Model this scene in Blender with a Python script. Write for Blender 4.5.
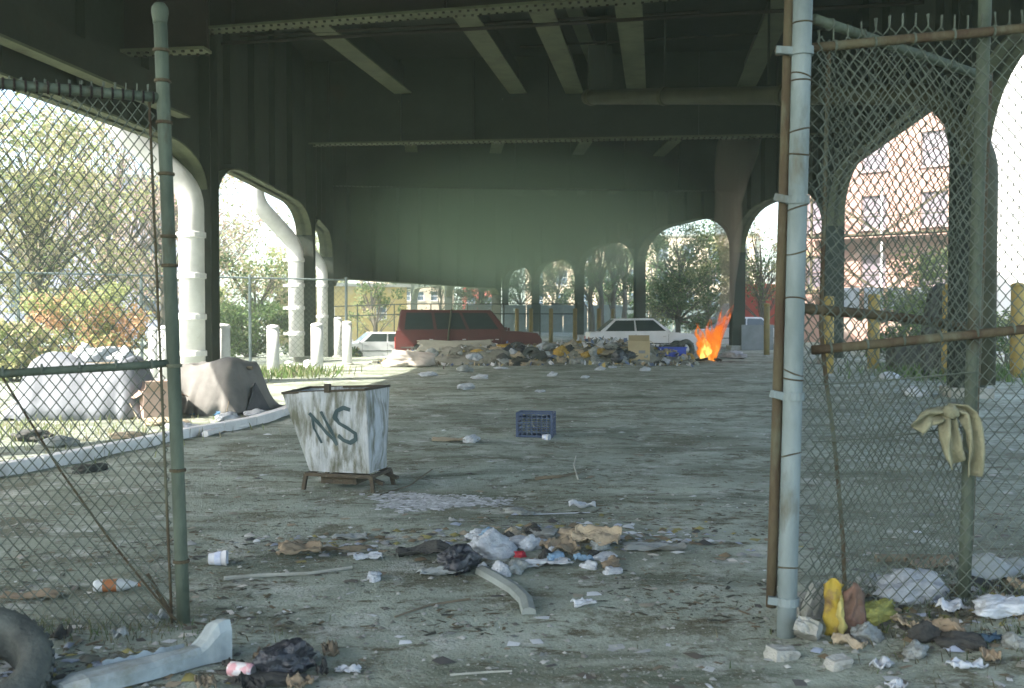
import bpy, bmesh, math, random
import numpy as np
from mathutils import Vector, Matrix, noise, Euler

for o in list(bpy.data.objects): bpy.data.objects.remove(o)
sc = bpy.context.scene
R = math.radians
rnd = random.Random(11)

# ------------------------------------------------------------------ camera
FPX, CXP, CYP, HOR, EYE = 1000.0, 512.0, 344.0, 316.0, 1.62
PITCH = math.atan((CYP - HOR) / FPX)
cam = bpy.data.cameras.new('camera'); cam_o = bpy.data.objects.new('camera', cam)
sc.collection.objects.link(cam_o)
cam.sensor_width = 36.0; cam.lens = 36.0 * FPX / 1024.0; cam.clip_start = 0.05; cam.clip_end = 3000
cam_o.location = (0, 0, EYE); cam_o.rotation_euler = (R(90) - PITCH, 0, 0)
cam.dof.use_dof = True; cam.dof.focus_distance = 11.0; cam.dof.aperture_fstop = 4.0
sc.camera = cam_o

# ------------------------------------------------------------------ sky, sun, exposure
SUN_EL, SUN_TO = R(45), Vector((-0.86, -0.51, 0)).normalized()
world = bpy.data.worlds.new('World'); sc.world = world; world.use_nodes = True
wn = world.node_tree; wn.nodes.clear()
sky = wn.nodes.new('ShaderNodeTexSky'); sky.sky_type = 'NISHITA'; sky.sun_disc = False
sky.sun_elevation = SUN_EL; sky.sun_rotation = math.atan2(SUN_TO.x, SUN_TO.y)
sky.air_density = 1.0; sky.dust_density = 3.0; sky.ozone_density = 1.0
bg = wn.nodes.new('ShaderNodeBackground'); bg.inputs[1].default_value = 0.15
wo = wn.nodes.new('ShaderNodeOutputWorld')
wn.links.new(sky.outputs[0], bg.inputs[0]); wn.links.new(bg.outputs[0], wo.inputs[0])
sun = bpy.data.lights.new('sun', 'SUN'); sun.energy = 3.4; sun.angle = R(0.55); sun.color = (1.0, 0.95, 0.87)
sun_o = bpy.data.objects.new('sun', sun); sc.collection.objects.link(sun_o)
sdir = Vector((SUN_TO.x * math.cos(SUN_EL), SUN_TO.y * math.cos(SUN_EL), math.sin(SUN_EL)))
sun_o.rotation_euler = sdir.to_track_quat('Z', 'Y').to_euler(); sun_o.location = (-30, -20, 40)
sc.view_settings.view_transform = 'Standard'; sc.view_settings.look = 'None'
sc.view_settings.exposure = 2.42; sc.view_settings.gamma = 1.0
sc.render.engine = 'CYCLES'
sc.cycles.use_denoising = True
sc.cycles.max_bounces = 8; sc.cycles.diffuse_bounces = 4; sc.cycles.volume_bounces = 1
sc.cycles.transparent_max_bounces = 12
sc.cycles.volume_step_rate = 2.0
sc.cycles.sample_clamp_indirect = 6.0

# ------------------------------------------------------------------ helpers
cp, sp = math.cos(PITCH), math.sin(PITCH)
def W(px, py, d):
    """photo pixel at depth d (metres along the ground in front of the camera) -> point"""
    u = (px - CXP) / FPX; v = (CYP - py) / FPX
    y = cp + v * sp; z = -sp + v * cp
    t = d / y
    return Vector((u * t, d, EYE + z * t))
def G(px, py):
    """photo pixel -> the point of the ground it looks at"""
    u = (px - CXP) / FPX; v = (CYP - py) / FPX
    y = cp + v * sp; z = -sp + v * cp
    gh = 0.0
    for _ in range(6):
        t = (gh - EYE) / z
        gh = gz(u * t, y * t)
    return Vector((u * t, y * t, gh))

def sstep(a, b, x):
    t = max(0.0, min(1.0, (x - a) / (b - a))); return t * t * (3 - 2 * t)
def gz(x, y):
    h = 0.035 * noise.noise(Vector((x * .5, y * .5, 0))) + 0.018 * noise.noise(Vector((x * 1.9, y * 1.9, 4)))
    h += 0.007 * noise.noise(Vector((x * 6.1, y * 6.1, 9)))
    h -= 0.6 * sstep(39, 48, y) * sstep(-4.3, -6.0, x)
    h += 0.20 * math.exp(-((x - 3.1) / 1.15) ** 2 - ((y - 5.15) / .75) ** 2)
    h += 0.06 * math.exp(-((x + 2.3) / .9) ** 2 - ((y - 4.7) / .45) ** 2)
    h += 0.05 * math.exp(-((x - .1) / .9) ** 2 - ((y - 7.2) / .5) ** 2)
    return h

MATS = {}
def mat(name, c1, c2=None, rough=.8, scale=4.0, metal=0.0, bump=.15, bscale=30.0, lo=.35, hi=.65, stretch=None, detail=5.0,
        c3=None, s3=1.0, lo3=.55, hi3=.7, spec=.3, trans=0.0, objinfo=0.0):
    if name in MATS: return MATS[name]
    m = bpy.data.materials.new(name); m.use_nodes = True; MATS[name] = m
    nt = m.node_tree; N, L = nt.nodes, nt.links
    b = N['Principled BSDF']; b.inputs['Roughness'].default_value = rough; b.inputs['Metallic'].default_value = metal
    b.inputs['Specular IOR Level'].default_value = spec
    tc = N.new('ShaderNodeTexCoord'); src = tc.outputs['Object']
    if stretch:
        mp = N.new('ShaderNodeMapping'); mp.inputs['Scale'].default_value = stretch; L.new(src, mp.inputs[0]); src = mp.outputs[0]
    c2 = c2 or tuple(v * .7 for v in c1)
    def layer(prev, colour, s, lo, hi):
        n = N.new('ShaderNodeTexNoise'); n.inputs['Scale'].default_value = s; n.inputs['Detail'].default_value = detail
        n.inputs['Roughness'].default_value = .62
        L.new(src, n.inputs['Vector'])
        r = N.new('ShaderNodeMapRange'); r.inputs[1].default_value = lo; r.inputs[2].default_value = hi; L.new(n.outputs[0], r.inputs[0])
        mx = N.new('ShaderNodeMix'); mx.data_type = 'RGBA'; L.new(r.outputs[0], mx.inputs[0])
        if isinstance(prev, tuple): mx.inputs[6].default_value = (*prev, 1)
        else: L.new(prev, mx.inputs[6])
        mx.inputs[7].default_value = (*colour, 1)
        return mx.outputs[2]
    col = layer(c1, c2, scale, lo, hi)
    if c3: col = layer(col, c3, s3, lo3, hi3)
    if objinfo:
        oi = N.new('ShaderNodeObjectInfo'); hsv = N.new('ShaderNodeHueSaturation')
        r = N.new('ShaderNodeMapRange'); r.inputs[3].default_value = 1 - objinfo; r.inputs[4].default_value = 1 + objinfo * .6
        L.new(oi.outputs['Random'], r.inputs[0]); L.new(r.outputs[0], hsv.inputs['Value']); L.new(col, hsv.inputs['Color']); col = hsv.outputs[0]
    L.new(col, b.inputs['Base Color'])
    if bump:
        n = N.new('ShaderNodeTexNoise'); n.inputs['Scale'].default_value = bscale; n.inputs['Detail'].default_value = 4; L.new(src, n.inputs['Vector'])
        bp = N.new('ShaderNodeBump'); bp.inputs['Strength'].default_value = bump; bp.inputs['Distance'].default_value = .05
        L.new(n.outputs[0], bp.inputs['Height']); L.new(bp.outputs[0], b.inputs['Normal'])
    if trans:
        tr = N.new('ShaderNodeBsdfTranslucent'); L.new(col, tr.inputs[0])
        ms = N.new('ShaderNodeMixShader'); ms.inputs[0].default_value = trans
        L.new(b.outputs[0], ms.inputs[1]); L.new(tr.outputs[0], ms.inputs[2]); L.new(ms.outputs[0], N['Material Output'].inputs[0])
    return m
def attr_mat(name, rough=.85, trans=0.0):
    if name in MATS: return MATS[name]
    m = bpy.data.materials.new(name); m.use_nodes = True; MATS[name] = m
    N, L = m.node_tree.nodes, m.node_tree.links
    b = N['Principled BSDF']; b.inputs['Roughness'].default_value = rough; b.inputs['Specular IOR Level'].default_value = .2
    a = N.new('ShaderNodeAttribute'); a.attribute_name = 'Col'
    L.new(a.outputs['Color'], b.inputs['Base Color'])
    if trans:
        tr = N.new('ShaderNodeBsdfTranslucent'); L.new(a.outputs['Color'], tr.inputs[0])
        ms = N.new('ShaderNodeMixShader'); ms.inputs[0].default_value = trans
        L.new(b.outputs[0], ms.inputs[1]); L.new(tr.outputs[0], ms.inputs[2]); L.new(ms.outputs[0], N['Material Output'].inputs[0])
    return m
def glass_mat(name, col, rough=.08):
    if name in MATS: return MATS[name]
    m = bpy.data.materials.new(name); m.use_nodes = True; MATS[name] = m
    b = m.node_tree.nodes['Principled BSDF']
    N, L = m.node_tree.nodes, m.node_tree.links
    n = N.new('ShaderNodeTexNoise'); n.inputs['Scale'].default_value = 3
    mx = N.new('ShaderNodeMix'); mx.data_type = 'RGBA'; mx.inputs[6].default_value = (*col, 1); mx.inputs[7].default_value = (*[c * 1.6 for c in col], 1)
    L.new(n.outputs[0], mx.inputs[0]); L.new(mx.outputs[2], b.inputs['Base Color'])
    b.inputs['Roughness'].default_value = rough; b.inputs['Specular IOR Level'].default_value = .6
    return m

class MB:
    """collects shapes, then links them as one mesh object"""
    def __init__(s): s.v = []; s.f = []
    def add(s, vs, fs):
        n = len(s.v); s.v += [tuple(v) for v in vs]; s.f += [tuple(i + n for i in f) for f in fs]; return s
    def box(s, c, size, M=None):
        x, y, z = (k / 2 for k in size)
        vs = [Vector((a * x, b * y, e * z)) for a in (-1, 1) for b in (-1, 1) for e in (-1, 1)]
        if M is not None: vs = [M @ v for v in vs]
        c = Vector(c)
        return s.add([v + c for v in vs], [(0, 1, 3, 2), (4, 6, 7, 5), (0, 4, 5, 1), (2, 3, 7, 6), (0, 2, 6, 4), (1, 5, 7, 3)])
    def beam(s, a, b, w, h, up=Vector((0, 0, 1))):
        a, b = Vector(a), Vector(b); d = (b - a).normalized(); sx = d.cross(up)
        sx = sx.normalized() if sx.length > 1e-4 else Vector((1, 0, 0)); u = sx.cross(d)
        vs = [p + sx * (i * w / 2) + u * (j * h / 2) for p in (a, b) for i, j in ((-1, -1), (1, -1), (1, 1), (-1, 1))]
        return s.add(vs, [(3, 2, 1, 0), (4, 5, 6, 7)] + [(k, (k + 1) % 4, 4 + (k + 1) % 4, 4 + k) for k in range(4)])
    def tube(s, pts, r, n=8, caps=True):
        pts = [Vector(p) for p in pts]; rs = r if isinstance(r, (list, tuple)) else [r] * len(pts)
        vs, fs = [], []; ref = None
        for i, p in enumerate(pts):
            t = (pts[min(i + 1, len(pts) - 1)] - pts[max(i - 1, 0)]).normalized()
            if ref is None: ref = t.orthogonal().normalized()
            ref = (ref - t * ref.dot(t)); ref = ref.normalized() if ref.length > 1e-6 else t.orthogonal().normalized()
            q = t.cross(ref)
            vs += [p + (ref * math.cos(a) + q * math.sin(a)) * rs[i] for a in [2 * math.pi * k / n for k in range(n)]]
        for i in range(len(pts) - 1):
            fs += [(i * n + k, i * n + (k + 1) % n, (i + 1) * n + (k + 1) % n, (i + 1) * n + k) for k in range(n)]
        if caps and n > 2: fs += [tuple(range(n - 1, -1, -1)), tuple((len(pts) - 1) * n + k for k in range(n))]
        return s.add(vs, fs)
    def lathe(s, prof, n=16, M=None):
        vs, fs = [], []
        for r, z in prof: vs += [Vector((r * math.cos(2 * math.pi * k / n), r * math.sin(2 * math.pi * k / n), z)) for k in range(n)]
        for i in range(len(prof) - 1): fs += [(i * n + k, i * n + (k + 1) % n, (i + 1) * n + (k + 1) % n, (i + 1) * n + k) for k in range(n)]
        if prof[0][0] > 1e-4: fs.append(tuple(range(n - 1, -1, -1)))
        if prof[-1][0] > 1e-4: fs.append(tuple((len(prof) - 1) * n + k for k in range(n)))
        if M is not None: vs = [M @ v for v in vs]
        return s.add(vs, fs)
    def prism(s, poly, ax, off):
        """poly: list of points (a planar outline), extruded by the vector off"""
        n = len(poly); a = [Vector(p) + Vector(ax) for p in poly]; b = [p + Vector(off) for p in a]
        return s.add(a + b, [tuple(range(n - 1, -1, -1)), tuple(range(n, 2 * n))] + [(k, (k + 1) % n, n + (k + 1) % n, n + k) for k in range(n)])
    def grid(s, fn, nu, nv):
        vs = [fn(i / nu, j / nv) for j in range(nv + 1) for i in range(nu + 1)]
        return s.add(vs, [(j * (nu + 1) + i, j * (nu + 1) + i + 1, (j + 1) * (nu + 1) + i + 1, (j + 1) * (nu + 1) + i) for j in range(nv) for i in range(nu)])
    def mesh(s, name, smooth=False):
        me = bpy.data.meshes.new(name); me.from_pydata(s.v, [], s.f); me.update()
        if smooth: me.polygons.foreach_set('use_smooth', [True] * len(me.polygons))
        return me
    def build(s, name, m, parent=None, smooth=False, solid=0.0, bevel=0.0):
        bm = bmesh.new(); me = s.mesh(name, smooth); bm.from_mesh(me)
        bmesh.ops.recalc_face_normals(bm, faces=bm.faces)
        if bevel:
            bmesh.ops.bevel(bm, geom=[e for e in bm.edges if len(e.link_faces) == 2 and e.calc_face_angle(0) > .6], offset=bevel, segments=2, affect='EDGES', profile=.6)
        bm.to_mesh(me); bm.free()
        me.materials.append(m)
        o = bpy.data.objects.new(name, me); sc.collection.objects.link(o)
        if solid:
            md = o.modifiers.new('thickness', 'SOLIDIFY'); md.thickness = solid; md.offset = 0
        if parent is not None: put(o, parent)
        return o
def put(o, parent):
    o.parent = parent; o.matrix_parent_inverse = Matrix.Translation(-parent.location) if parent.type == 'EMPTY' and parent.rotation_euler[2] == 0 else parent.matrix_basis.inverted()
def tag(o, label, cat, group=None):
    o['label'] = label; o['category'] = cat
    if group: o['group'] = group
    return o
def kind(o, k): o['kind'] = k; return o
def thing(name, label, cat, loc=(0, 0, 0), group=None):
    o = bpy.data.objects.new(name, None); sc.collection.objects.link(o); o.location = loc; o.empty_display_size = .2
    return tag(o, label, cat, group)
def local_thing(name, label, cat, loc, rz=0.0, group=None):
    o = thing(name, label, cat, loc, group); o.rotation_euler = (0, 0, rz); return o
def part(mb, name, m, parent, **k):
    """a part whose shape is given in its thing's own space"""
    o = mb.build(name, m, None, **k); o.parent = parent; return o
def fast_mesh(name, co, quads, m, cols=None, smooth=False):
    me = bpy.data.meshes.new(name)
    me.vertices.add(len(co)); me.vertices.foreach_set('co', np.asarray(co, dtype=np.float32).ravel())
    nf = len(quads); k = quads.shape[1]
    me.loops.add(nf * k); me.loops.foreach_set('vertex_index', quads.astype(np.int32).ravel())
    me.polygons.add(nf); me.polygons.foreach_set('loop_start', np.arange(0, nf * k, k, dtype=np.int32))
    me.update(calc_edges=True)
    if smooth: me.polygons.foreach_set('use_smooth', [True] * nf)
    if cols is not None:
        ca = me.color_attributes.new('Col', 'FLOAT_COLOR', 'POINT')
        c4 = np.ones((len(co), 4), dtype=np.float32); c4[:, :3] = cols; ca.data.foreach_set('color', c4.ravel())
    me.materials.append(m)
    o = bpy.data.objects.new(name, me); sc.collection.objects.link(o); return o

# ------------------------------------------------------------------ materials
M_ground = None
def make_ground_mat():
    m = bpy.data.materials.new('packed_dirt'); m.use_nodes = True
    N, L = m.node_tree.nodes, m.node_tree.links; b = N['Principled BSDF']; b.inputs['Roughness'].default_value = .95
    b.inputs['Specular IOR Level'].default_value = .12
    tc = N.new('ShaderNodeTexCoord')
    def nz(s, d=6, st=None, ro=.6):
        n = N.new('ShaderNodeTexNoise'); n.inputs['Scale'].default_value = s; n.inputs['Detail'].default_value = d; n.inputs['Roughness'].default_value = ro
        if st:
            mp = N.new('ShaderNodeMapping'); mp.inputs['Scale'].default_value = st; mp.inputs['Rotation'].default_value = (0, 0, R(6)); L.new(tc.outputs['Object'], mp.inputs[0]); L.new(mp.outputs[0], n.inputs['Vector'])
        else: L.new(tc.outputs['Object'], n.inputs['Vector'])
        return n.outputs[0]
    def mixc(f, lo, hi, a, c):
        r = N.new('ShaderNodeMapRange'); r.inputs[1].default_value = lo; r.inputs[2].default_value = hi; L.new(f, r.inputs[0])
        x = N.new('ShaderNodeMix'); x.data_type = 'RGBA'; L.new(r.outputs[0], x.inputs[0])
        if isinstance(a, tuple): x.inputs[6].default_value = (*a, 1)
        else: L.new(a, x.inputs[6])
        x.inputs[7].default_value = (*c, 1); return x.outputs[2]
    c = mixc(nz(.42), .38, .62, (.330, .372, .305), (.190, .215, .165))
    c = mixc(nz(.9, 6, (.4, 1.7, 1), .68), .50, .66, c, (.10, .115, .082))
    c = mixc(nz(1.1, 9, None, .75), .52, .60, c, (.13, .135, .095))
    c = mixc(nz(1.9, 8, None, .7), .54, .66, c, (.40, .42, .37))
    c = mixc(nz(4.3, 9, (.6, 1.4, 1), .76), .54, .62, c, (.095, .090, .058))
    c = mixc(nz(13, 6, None, .7), .58, .68, c, (.12, .115, .08))
    c = mixc(nz(45, 3), .60, .70, c, (.33, .345, .30))
    v = N.new('ShaderNodeTexVoronoi'); v.inputs['Scale'].default_value = 55; L.new(tc.outputs['Object'], v.inputs['Vector'])
    c = mixc(v.outputs['Distance'], .16, .08, c, (.31, .32, .28))
    L.new(c, b.inputs['Base Color'])
    ad = N.new('ShaderNodeMath'); ad.operation = 'ADD'; L.new(nz(28, 8, None, .7), ad.inputs[0])
    ml = N.new('ShaderNodeMath'); ml.operation = 'MULTIPLY'; ml.inputs[1].default_value = -.35; L.new(v.outputs['Distance'], ml.inputs[0]); L.new(ml.outputs[0], ad.inputs[1])
    bp = N.new('ShaderNodeBump'); bp.inputs['Strength'].default_value = .5; bp.inputs['Distance'].default_value = .04
    L.new(ad.outputs[0], bp.inputs['Height']); L.new(bp.outputs[0], b.inputs['Normal'])
    return m
M_ground = make_ground_mat()
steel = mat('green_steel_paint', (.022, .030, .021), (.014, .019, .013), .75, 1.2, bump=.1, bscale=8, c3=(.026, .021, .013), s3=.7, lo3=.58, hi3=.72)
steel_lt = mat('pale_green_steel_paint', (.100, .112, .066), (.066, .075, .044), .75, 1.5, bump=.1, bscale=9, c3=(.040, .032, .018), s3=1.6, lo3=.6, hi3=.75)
steel_dk = mat('dark_red_lead_steel', (.022, .015, .012), (.012, .010, .009), .8, 1.0, bump=.15, bscale=10)  # very dark brown base colour
slab = mat('dark_concrete_deck', (.012, .014, .011), (.008, .010, .008), .9, .8, bump=.3, bscale=6)  # near-black base colour over the whole deck
pipe_w = mat('white_painted_pipe', (.62, .62, .60), (.50, .50, .48), .6, 2.0, bump=.05, c3=(.34, .30, .25), s3=3, lo3=.62, hi3=.75)
pipe_d = mat('dull_drain_pipe', (.050, .052, .028), (.034, .036, .02), .7, 2.0, bump=.1)
galv = mat('galvanised_post', (.19, .235, .235), (.13, .165, .16), .6, 7.0, metal=.15, bump=.1, bscale=60, c3=(.09, .09, .065), s3=5, lo3=.56, hi3=.7, stretch=(1, 1, .35))
galv_g = mat('weathered_green_post', (.095, .12, .088), (.058, .075, .053), .7, 8.0, metal=.1, bump=.15, bscale=60, c3=(.055, .045, .026), s3=6, lo3=.57, hi3=.7, stretch=(1, 1, .4))
rusty = mat('rusty_pipe', (.085, .075, .042), (.055, .038, .022), .85, 9.0, bump=.2, bscale=70, c3=(.11, .12, .08), s3=4, lo3=.52, hi3=.66, stretch=(1, 1, .4))
wire = mat('dull_chain_wire', (.105, .125, .10), (.065, .08, .06), .7, 5.0, metal=.1, bump=0)
white_paint = mat('white_concrete_post', (.70, .70, .68), (.56, .56, .54), .8, 3.0, bump=.15, c3=(.38, .36, .32), s3=2, lo3=.58, hi3=.75)
yellow_paint = mat('worn_yellow_paint', (.36, .26, .065), (.27, .20, .055), .75, 3.0, bump=.15, c3=(.17, .15, .09), s3=5, lo3=.55, hi3=.68, objinfo=.15)
bark = mat('tree_bark', (.12, .105, .085), (.075, .065, .05), .95, 6.0, bump=.4, bscale=20, stretch=(1, 1, .3))
leafm = attr_mat('leaf_colours', .75, .55)
scrapm = attr_mat('scrap_colours', .8)
black_plastic = mat('black_bag_plastic', (.018, .02, .024), (.03, .034, .04), .35, 5.0, bump=.3, bscale=14, spec=.5)
white_plastic = mat('white_bag_plastic', (.44, .475, .50), (.30, .325, .335), .55, 4.0, bump=.35, bscale=12, objinfo=.15)
grey_plastic = mat('grey_dirty_plastic', (.27, .30, .29), (.17, .18, .16), .6, 4.0, bump=.35, bscale=12, objinfo=.2)
blue_plastic = mat('blue_crate_plastic', (.045, .07, .125), (.035, .055, .10), .5, 6.0, bump=.05)
bright_blue = mat('bright_blue_plastic', (.03, .07, .42), (.03, .05, .3), .45, 4.0, bump=.05)
cardboard = mat('brown_cardboard', (.25, .20, .135), (.18, .145, .095), .9, 4.0, bump=.1, c3=(.10, .085, .06), s3=3, lo3=.6, hi3=.75, objinfo=.15)
tan_cloth = mat('tan_cloth', (.34, .29, .20), (.24, .20, .14), .95, 6.0, bump=.3, bscale=25, objinfo=.2)
ochre_cloth = mat('ochre_cloth', (.36, .24, .05), (.25, .16, .035), .9, 5.0, bump=.3, bscale=20)
dark_cloth = mat('dark_cloth', (.040, .042, .04), (.06, .06, .052), .95, 7.0, bump=.35, bscale=22, objinfo=.3)
red_plastic = mat('red_plastic', (.42, .045, .06), (.3, .03, .04), .5, 4.0, bump=.1)
rubber = mat('worn_rubber', (.040, .046, .042), (.085, .095, .083), .85, 8.0, bump=.25, bscale=50)
rim_steel = mat('dusty_wheel_rim', (.14, .15, .13), (.09, .095, .08), .6, 8.0, metal=.4, bump=.05)
concrete = mat('grey_concrete', (.33, .335, .30), (.25, .255, .225), .9, 6.0, bump=.3, bscale=40, c3=(.16, .165, .13), s3=4, lo3=.58, hi3=.7)
old_wood = mat('weathered_wood', (.17, .145, .10), (.10, .085, .06), .9, 5.0, bump=.3, bscale=30, stretch=(1, 1, 1))
glass_dk = glass_mat('dark_car_glass', (.018, .026, .026))
glass_win = glass_mat('window_glass', (.05, .07, .10))
chrome = mat('dull_chrome', (.5, .5, .5), (.35, .35, .34), .3, 5.0, metal=.8, bump=0)

# ------------------------------------------------------------------ the ground
def axis(parts):
    out = []
    for a, b, st in parts: out += list(np.arange(a, b, st))
    return out
xs = axis([(-300, -100, 25), (-100, -40, 6), (-40, -14, 1.2), (-14, -6, .35), (-6, 6, .09), (6, 14, .35), (14, 40, 1.2), (40, 100, 6), (100, 301, 25)])
ys = axis([(-100, -10, 12), (-10, 2.5, 1), (2.5, 12, .09), (12, 24, .2), (24, 56, .5), (56, 120, 4), (120, 421, 30)])
co = np.array([(x, y, gz(x, y)) for y in ys for x in xs]); nx, ny = len(xs), len(ys)
ii, jj = np.meshgrid(np.arange(nx - 1), np.arange(ny - 1)); a0 = (jj * nx + ii).ravel()
ground = fast_mesh('ground', co, np.stack([a0, a0 + 1, a0 + nx + 1, a0 + nx], 1), M_ground, smooth=True); kind(ground, 'structure')

# ------------------------------------------------------------------ the viaduct
Lc = [(-11.2, -4), (-9.36, 10), (-7.4, 24), (-7.4, 36), (-8.5, 46)]
Rc = [(5.5, -5), (7.1, 6), (9.1, 20), (10.9, 34), (10.8, 48), (7.9, 62), (5.1, 76), (2.1, 90), (-.7, 104), (-3.6, 118)]
L_far = [(-1.0, 64), (-5.2, 82), (-9.4, 96), (-12, 110), (-15, 124)]
DECK = 10.7
via = thing('viaduct', 'green steel road viaduct on riveted columns with a dark underside', 'viaduct', (0, 0, 0))
left_edge = [(-11.5, -6.5)] + Lc + L_far; right_edge = [(5.3, -6.5)] + Rc  # unseen deck end cut short behind the camera to let light in
nd = 11
def edge_at(e, t):
    k = t * (len(e) - 1); i = min(int(k), len(e) - 2); f = k - i
    return (e[i][0] * (1 - f) + e[i + 1][0] * f, e[i][1] * (1 - f) + e[i + 1][1] * f)
mb = MB(); ring = []
for i in range(len(right_edge)):
    l, r = left_edge[min(i, len(left_edge) - 1)], right_edge[i]
    ring.append(((l[0] - .9, l[1]), (r[0] + .9, r[1])))
vs = []
for (l, r) in ring:
    vs += [(l[0], l[1], DECK), (r[0], r[1], DECK), (r[0], r[1], DECK + .5), (l[0], l[1], DECK + .5)]
fs = []
for i in range(len(ring) - 1):
    for k in range(4): fs.append((i * 4 + k, i * 4 + (k + 1) % 4, i * 4 + 4 + (k + 1) % 4, i * 4 + 4 + k))
n4 = (len(ring) - 1) * 4
fs += [(0, 1, 2, 3), (n4, n4 + 1, n4 + 2, n4 + 3)]
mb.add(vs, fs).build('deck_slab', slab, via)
for side in (0, 1):
    mb = MB()
    for i in range(len(ring) - 1):
        a, b = ring[i][side], ring[i + 1][side]
        mb.beam((a[0], a[1], DECK + .95), (b[0], b[1], DECK + .95), .25, .9)
    mb.build('sun_shade_parapet', concrete, via)  # out of view on top of the deck, added for sun shading

def column(x, y, z_top, ang, w=.6, dz=0.0):
    c = MB(); M = Matrix.Rotation(ang, 3, 'Z'); base = gz(x, y) - .1
    h = z_top - base; zc = base + h / 2
    for s_ in (-1, 1): c.box((x, y, zc) + 0 * Vector() if False else Vector((x, y, zc)) + M @ Vector((0, s_ * w * .42, 0)), (w, .05, h), M)
    c.box((x, y, zc), (.05, w * .80, h), M)
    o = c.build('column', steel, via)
    p = MB(); p.box((x, y, base + .14), (w * 1.35, w * 1.35, .34), M); b_ = p.build('column_base', concrete, o); 
    rv = MB()
    for s_ in (-1, 1):
        for q in (-1, 1):
            for k in range(int(h / .55)):
                rv.box(Vector((x, y, base + .5 + k * .55)) + M @ Vector((q * w * .36, s_ * w * .45, 0)), (.05, .035, .05), M)
    kind(rv.build('rivets', steel, o), 'stuff')
    return o
def head(a, b): return math.atan2(b[1] - a[1], b[0] - a[0]) - math.pi / 2
for e, top in ((Lc, DECK - .02), (Rc, DECK - .02)):
    for i in range(1, len(e)):
        a = e[max(i - 1, 0)]; b = e[min(i + 1, len(e) - 1)]
        column(e[i][0], e[i][1], top, head(a, b))
for (x, y) in L_far[:-1]: column(x, y, DECK - .02, 0)

def edge_girder(a, b, zb, zs, knee=2.0, th=.55, zt=DECK, sa=.36):
    """plate girder between two columns whose lower edge curves down to the columns at zs"""
    a, b = Vector((*a, 0)), Vector((*b, 0)); d = (b - a); ln = d.length; d.normalize(); nrm = Vector((-d.y, d.x, 0))
    pr = [(sa - .05, zs)]
    for k in range(1, 9):
        t = k / 8 * math.pi / 2; pr.append((sa + knee * (1 - math.cos(t)), zs + (zb - zs) * math.sin(t)))
    right = [(ln - u, z) for u, z in reversed(pr)]
    outline = pr + right
    poly = [a + d * u + Vector((0, 0, z)) for u, z in outline] + [b - d * 0.03 + Vector((0, 0, zt)), a + d * .03 + Vector((0, 0, zt))]
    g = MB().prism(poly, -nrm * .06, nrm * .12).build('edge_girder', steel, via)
    fl = MB(); pts = [a + d * u + Vector((0, 0, z)) for u, z in outline]
    for p, q in zip(pts[:-1], pts[1:]):
        t = (q - p).normalized(); up = nrm.cross(t).normalized()
        fl.add([p - nrm * th / 2, p + nrm * th / 2, q + nrm * th / 2, q - nrm * th / 2,
                p - nrm * th / 2 + up * -.04, p + nrm * th / 2 + up * -.04, q + nrm * th / 2 + up * -.04, q - nrm * th / 2 + up * -.04],
               [(0, 1, 2, 3), (7, 6, 5, 4), (0, 3, 7, 4), (1, 5, 6, 2), (0, 4, 5, 1), (3, 2, 6, 7)])
    fl.build('bottom_flange', steel_lt, g)
    k = 1.6
    while k < ln - 1.2:
        zlo = zb + .02
        for s_ in (-1, 1): MB().box(a + d * k + nrm * s_ * (.06 + .09) + Vector((0, 0, (zlo + zt) / 2)), (.04, .18, zt - zlo - .02), Matrix.Rotation(math.atan2(d.y, d.x), 3, 'Z')).build('web_stiffener', steel, g)
        k += 2.4
    return g
lz = [(5.5, 4.6)] * 2 + [(5.45, 4.5), (5.3, 4.3), (5.0, 4.0)]
for i in range(len(Lc) - 1): edge_girder(Lc[i], Lc[i + 1], lz[i][0], lz[i][1], 2.4 if i > 1 else 1.8)
for i in range(len(Rc) - 1):
    zb = [6.1, 6.35, 6.4, 6.4, 6.7, 6.5, 6.2, 6.2, 6.2][i]
    edge_girder(Rc[i], Rc[i + 1], zb, zb - 1.75, 2.6 if i < 3 else 4.6)
# the slip ramp that leaves the viaduct behind the third left column: a deep plain girder hanging low
edge_girder(Lc[4], L_far[0], 3.35, 3.0, .6)
for i in range(len(L_far) - 1): edge_girder(L_far[i], L_far[i + 1], 4.2, 3.2, 2.0)

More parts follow.
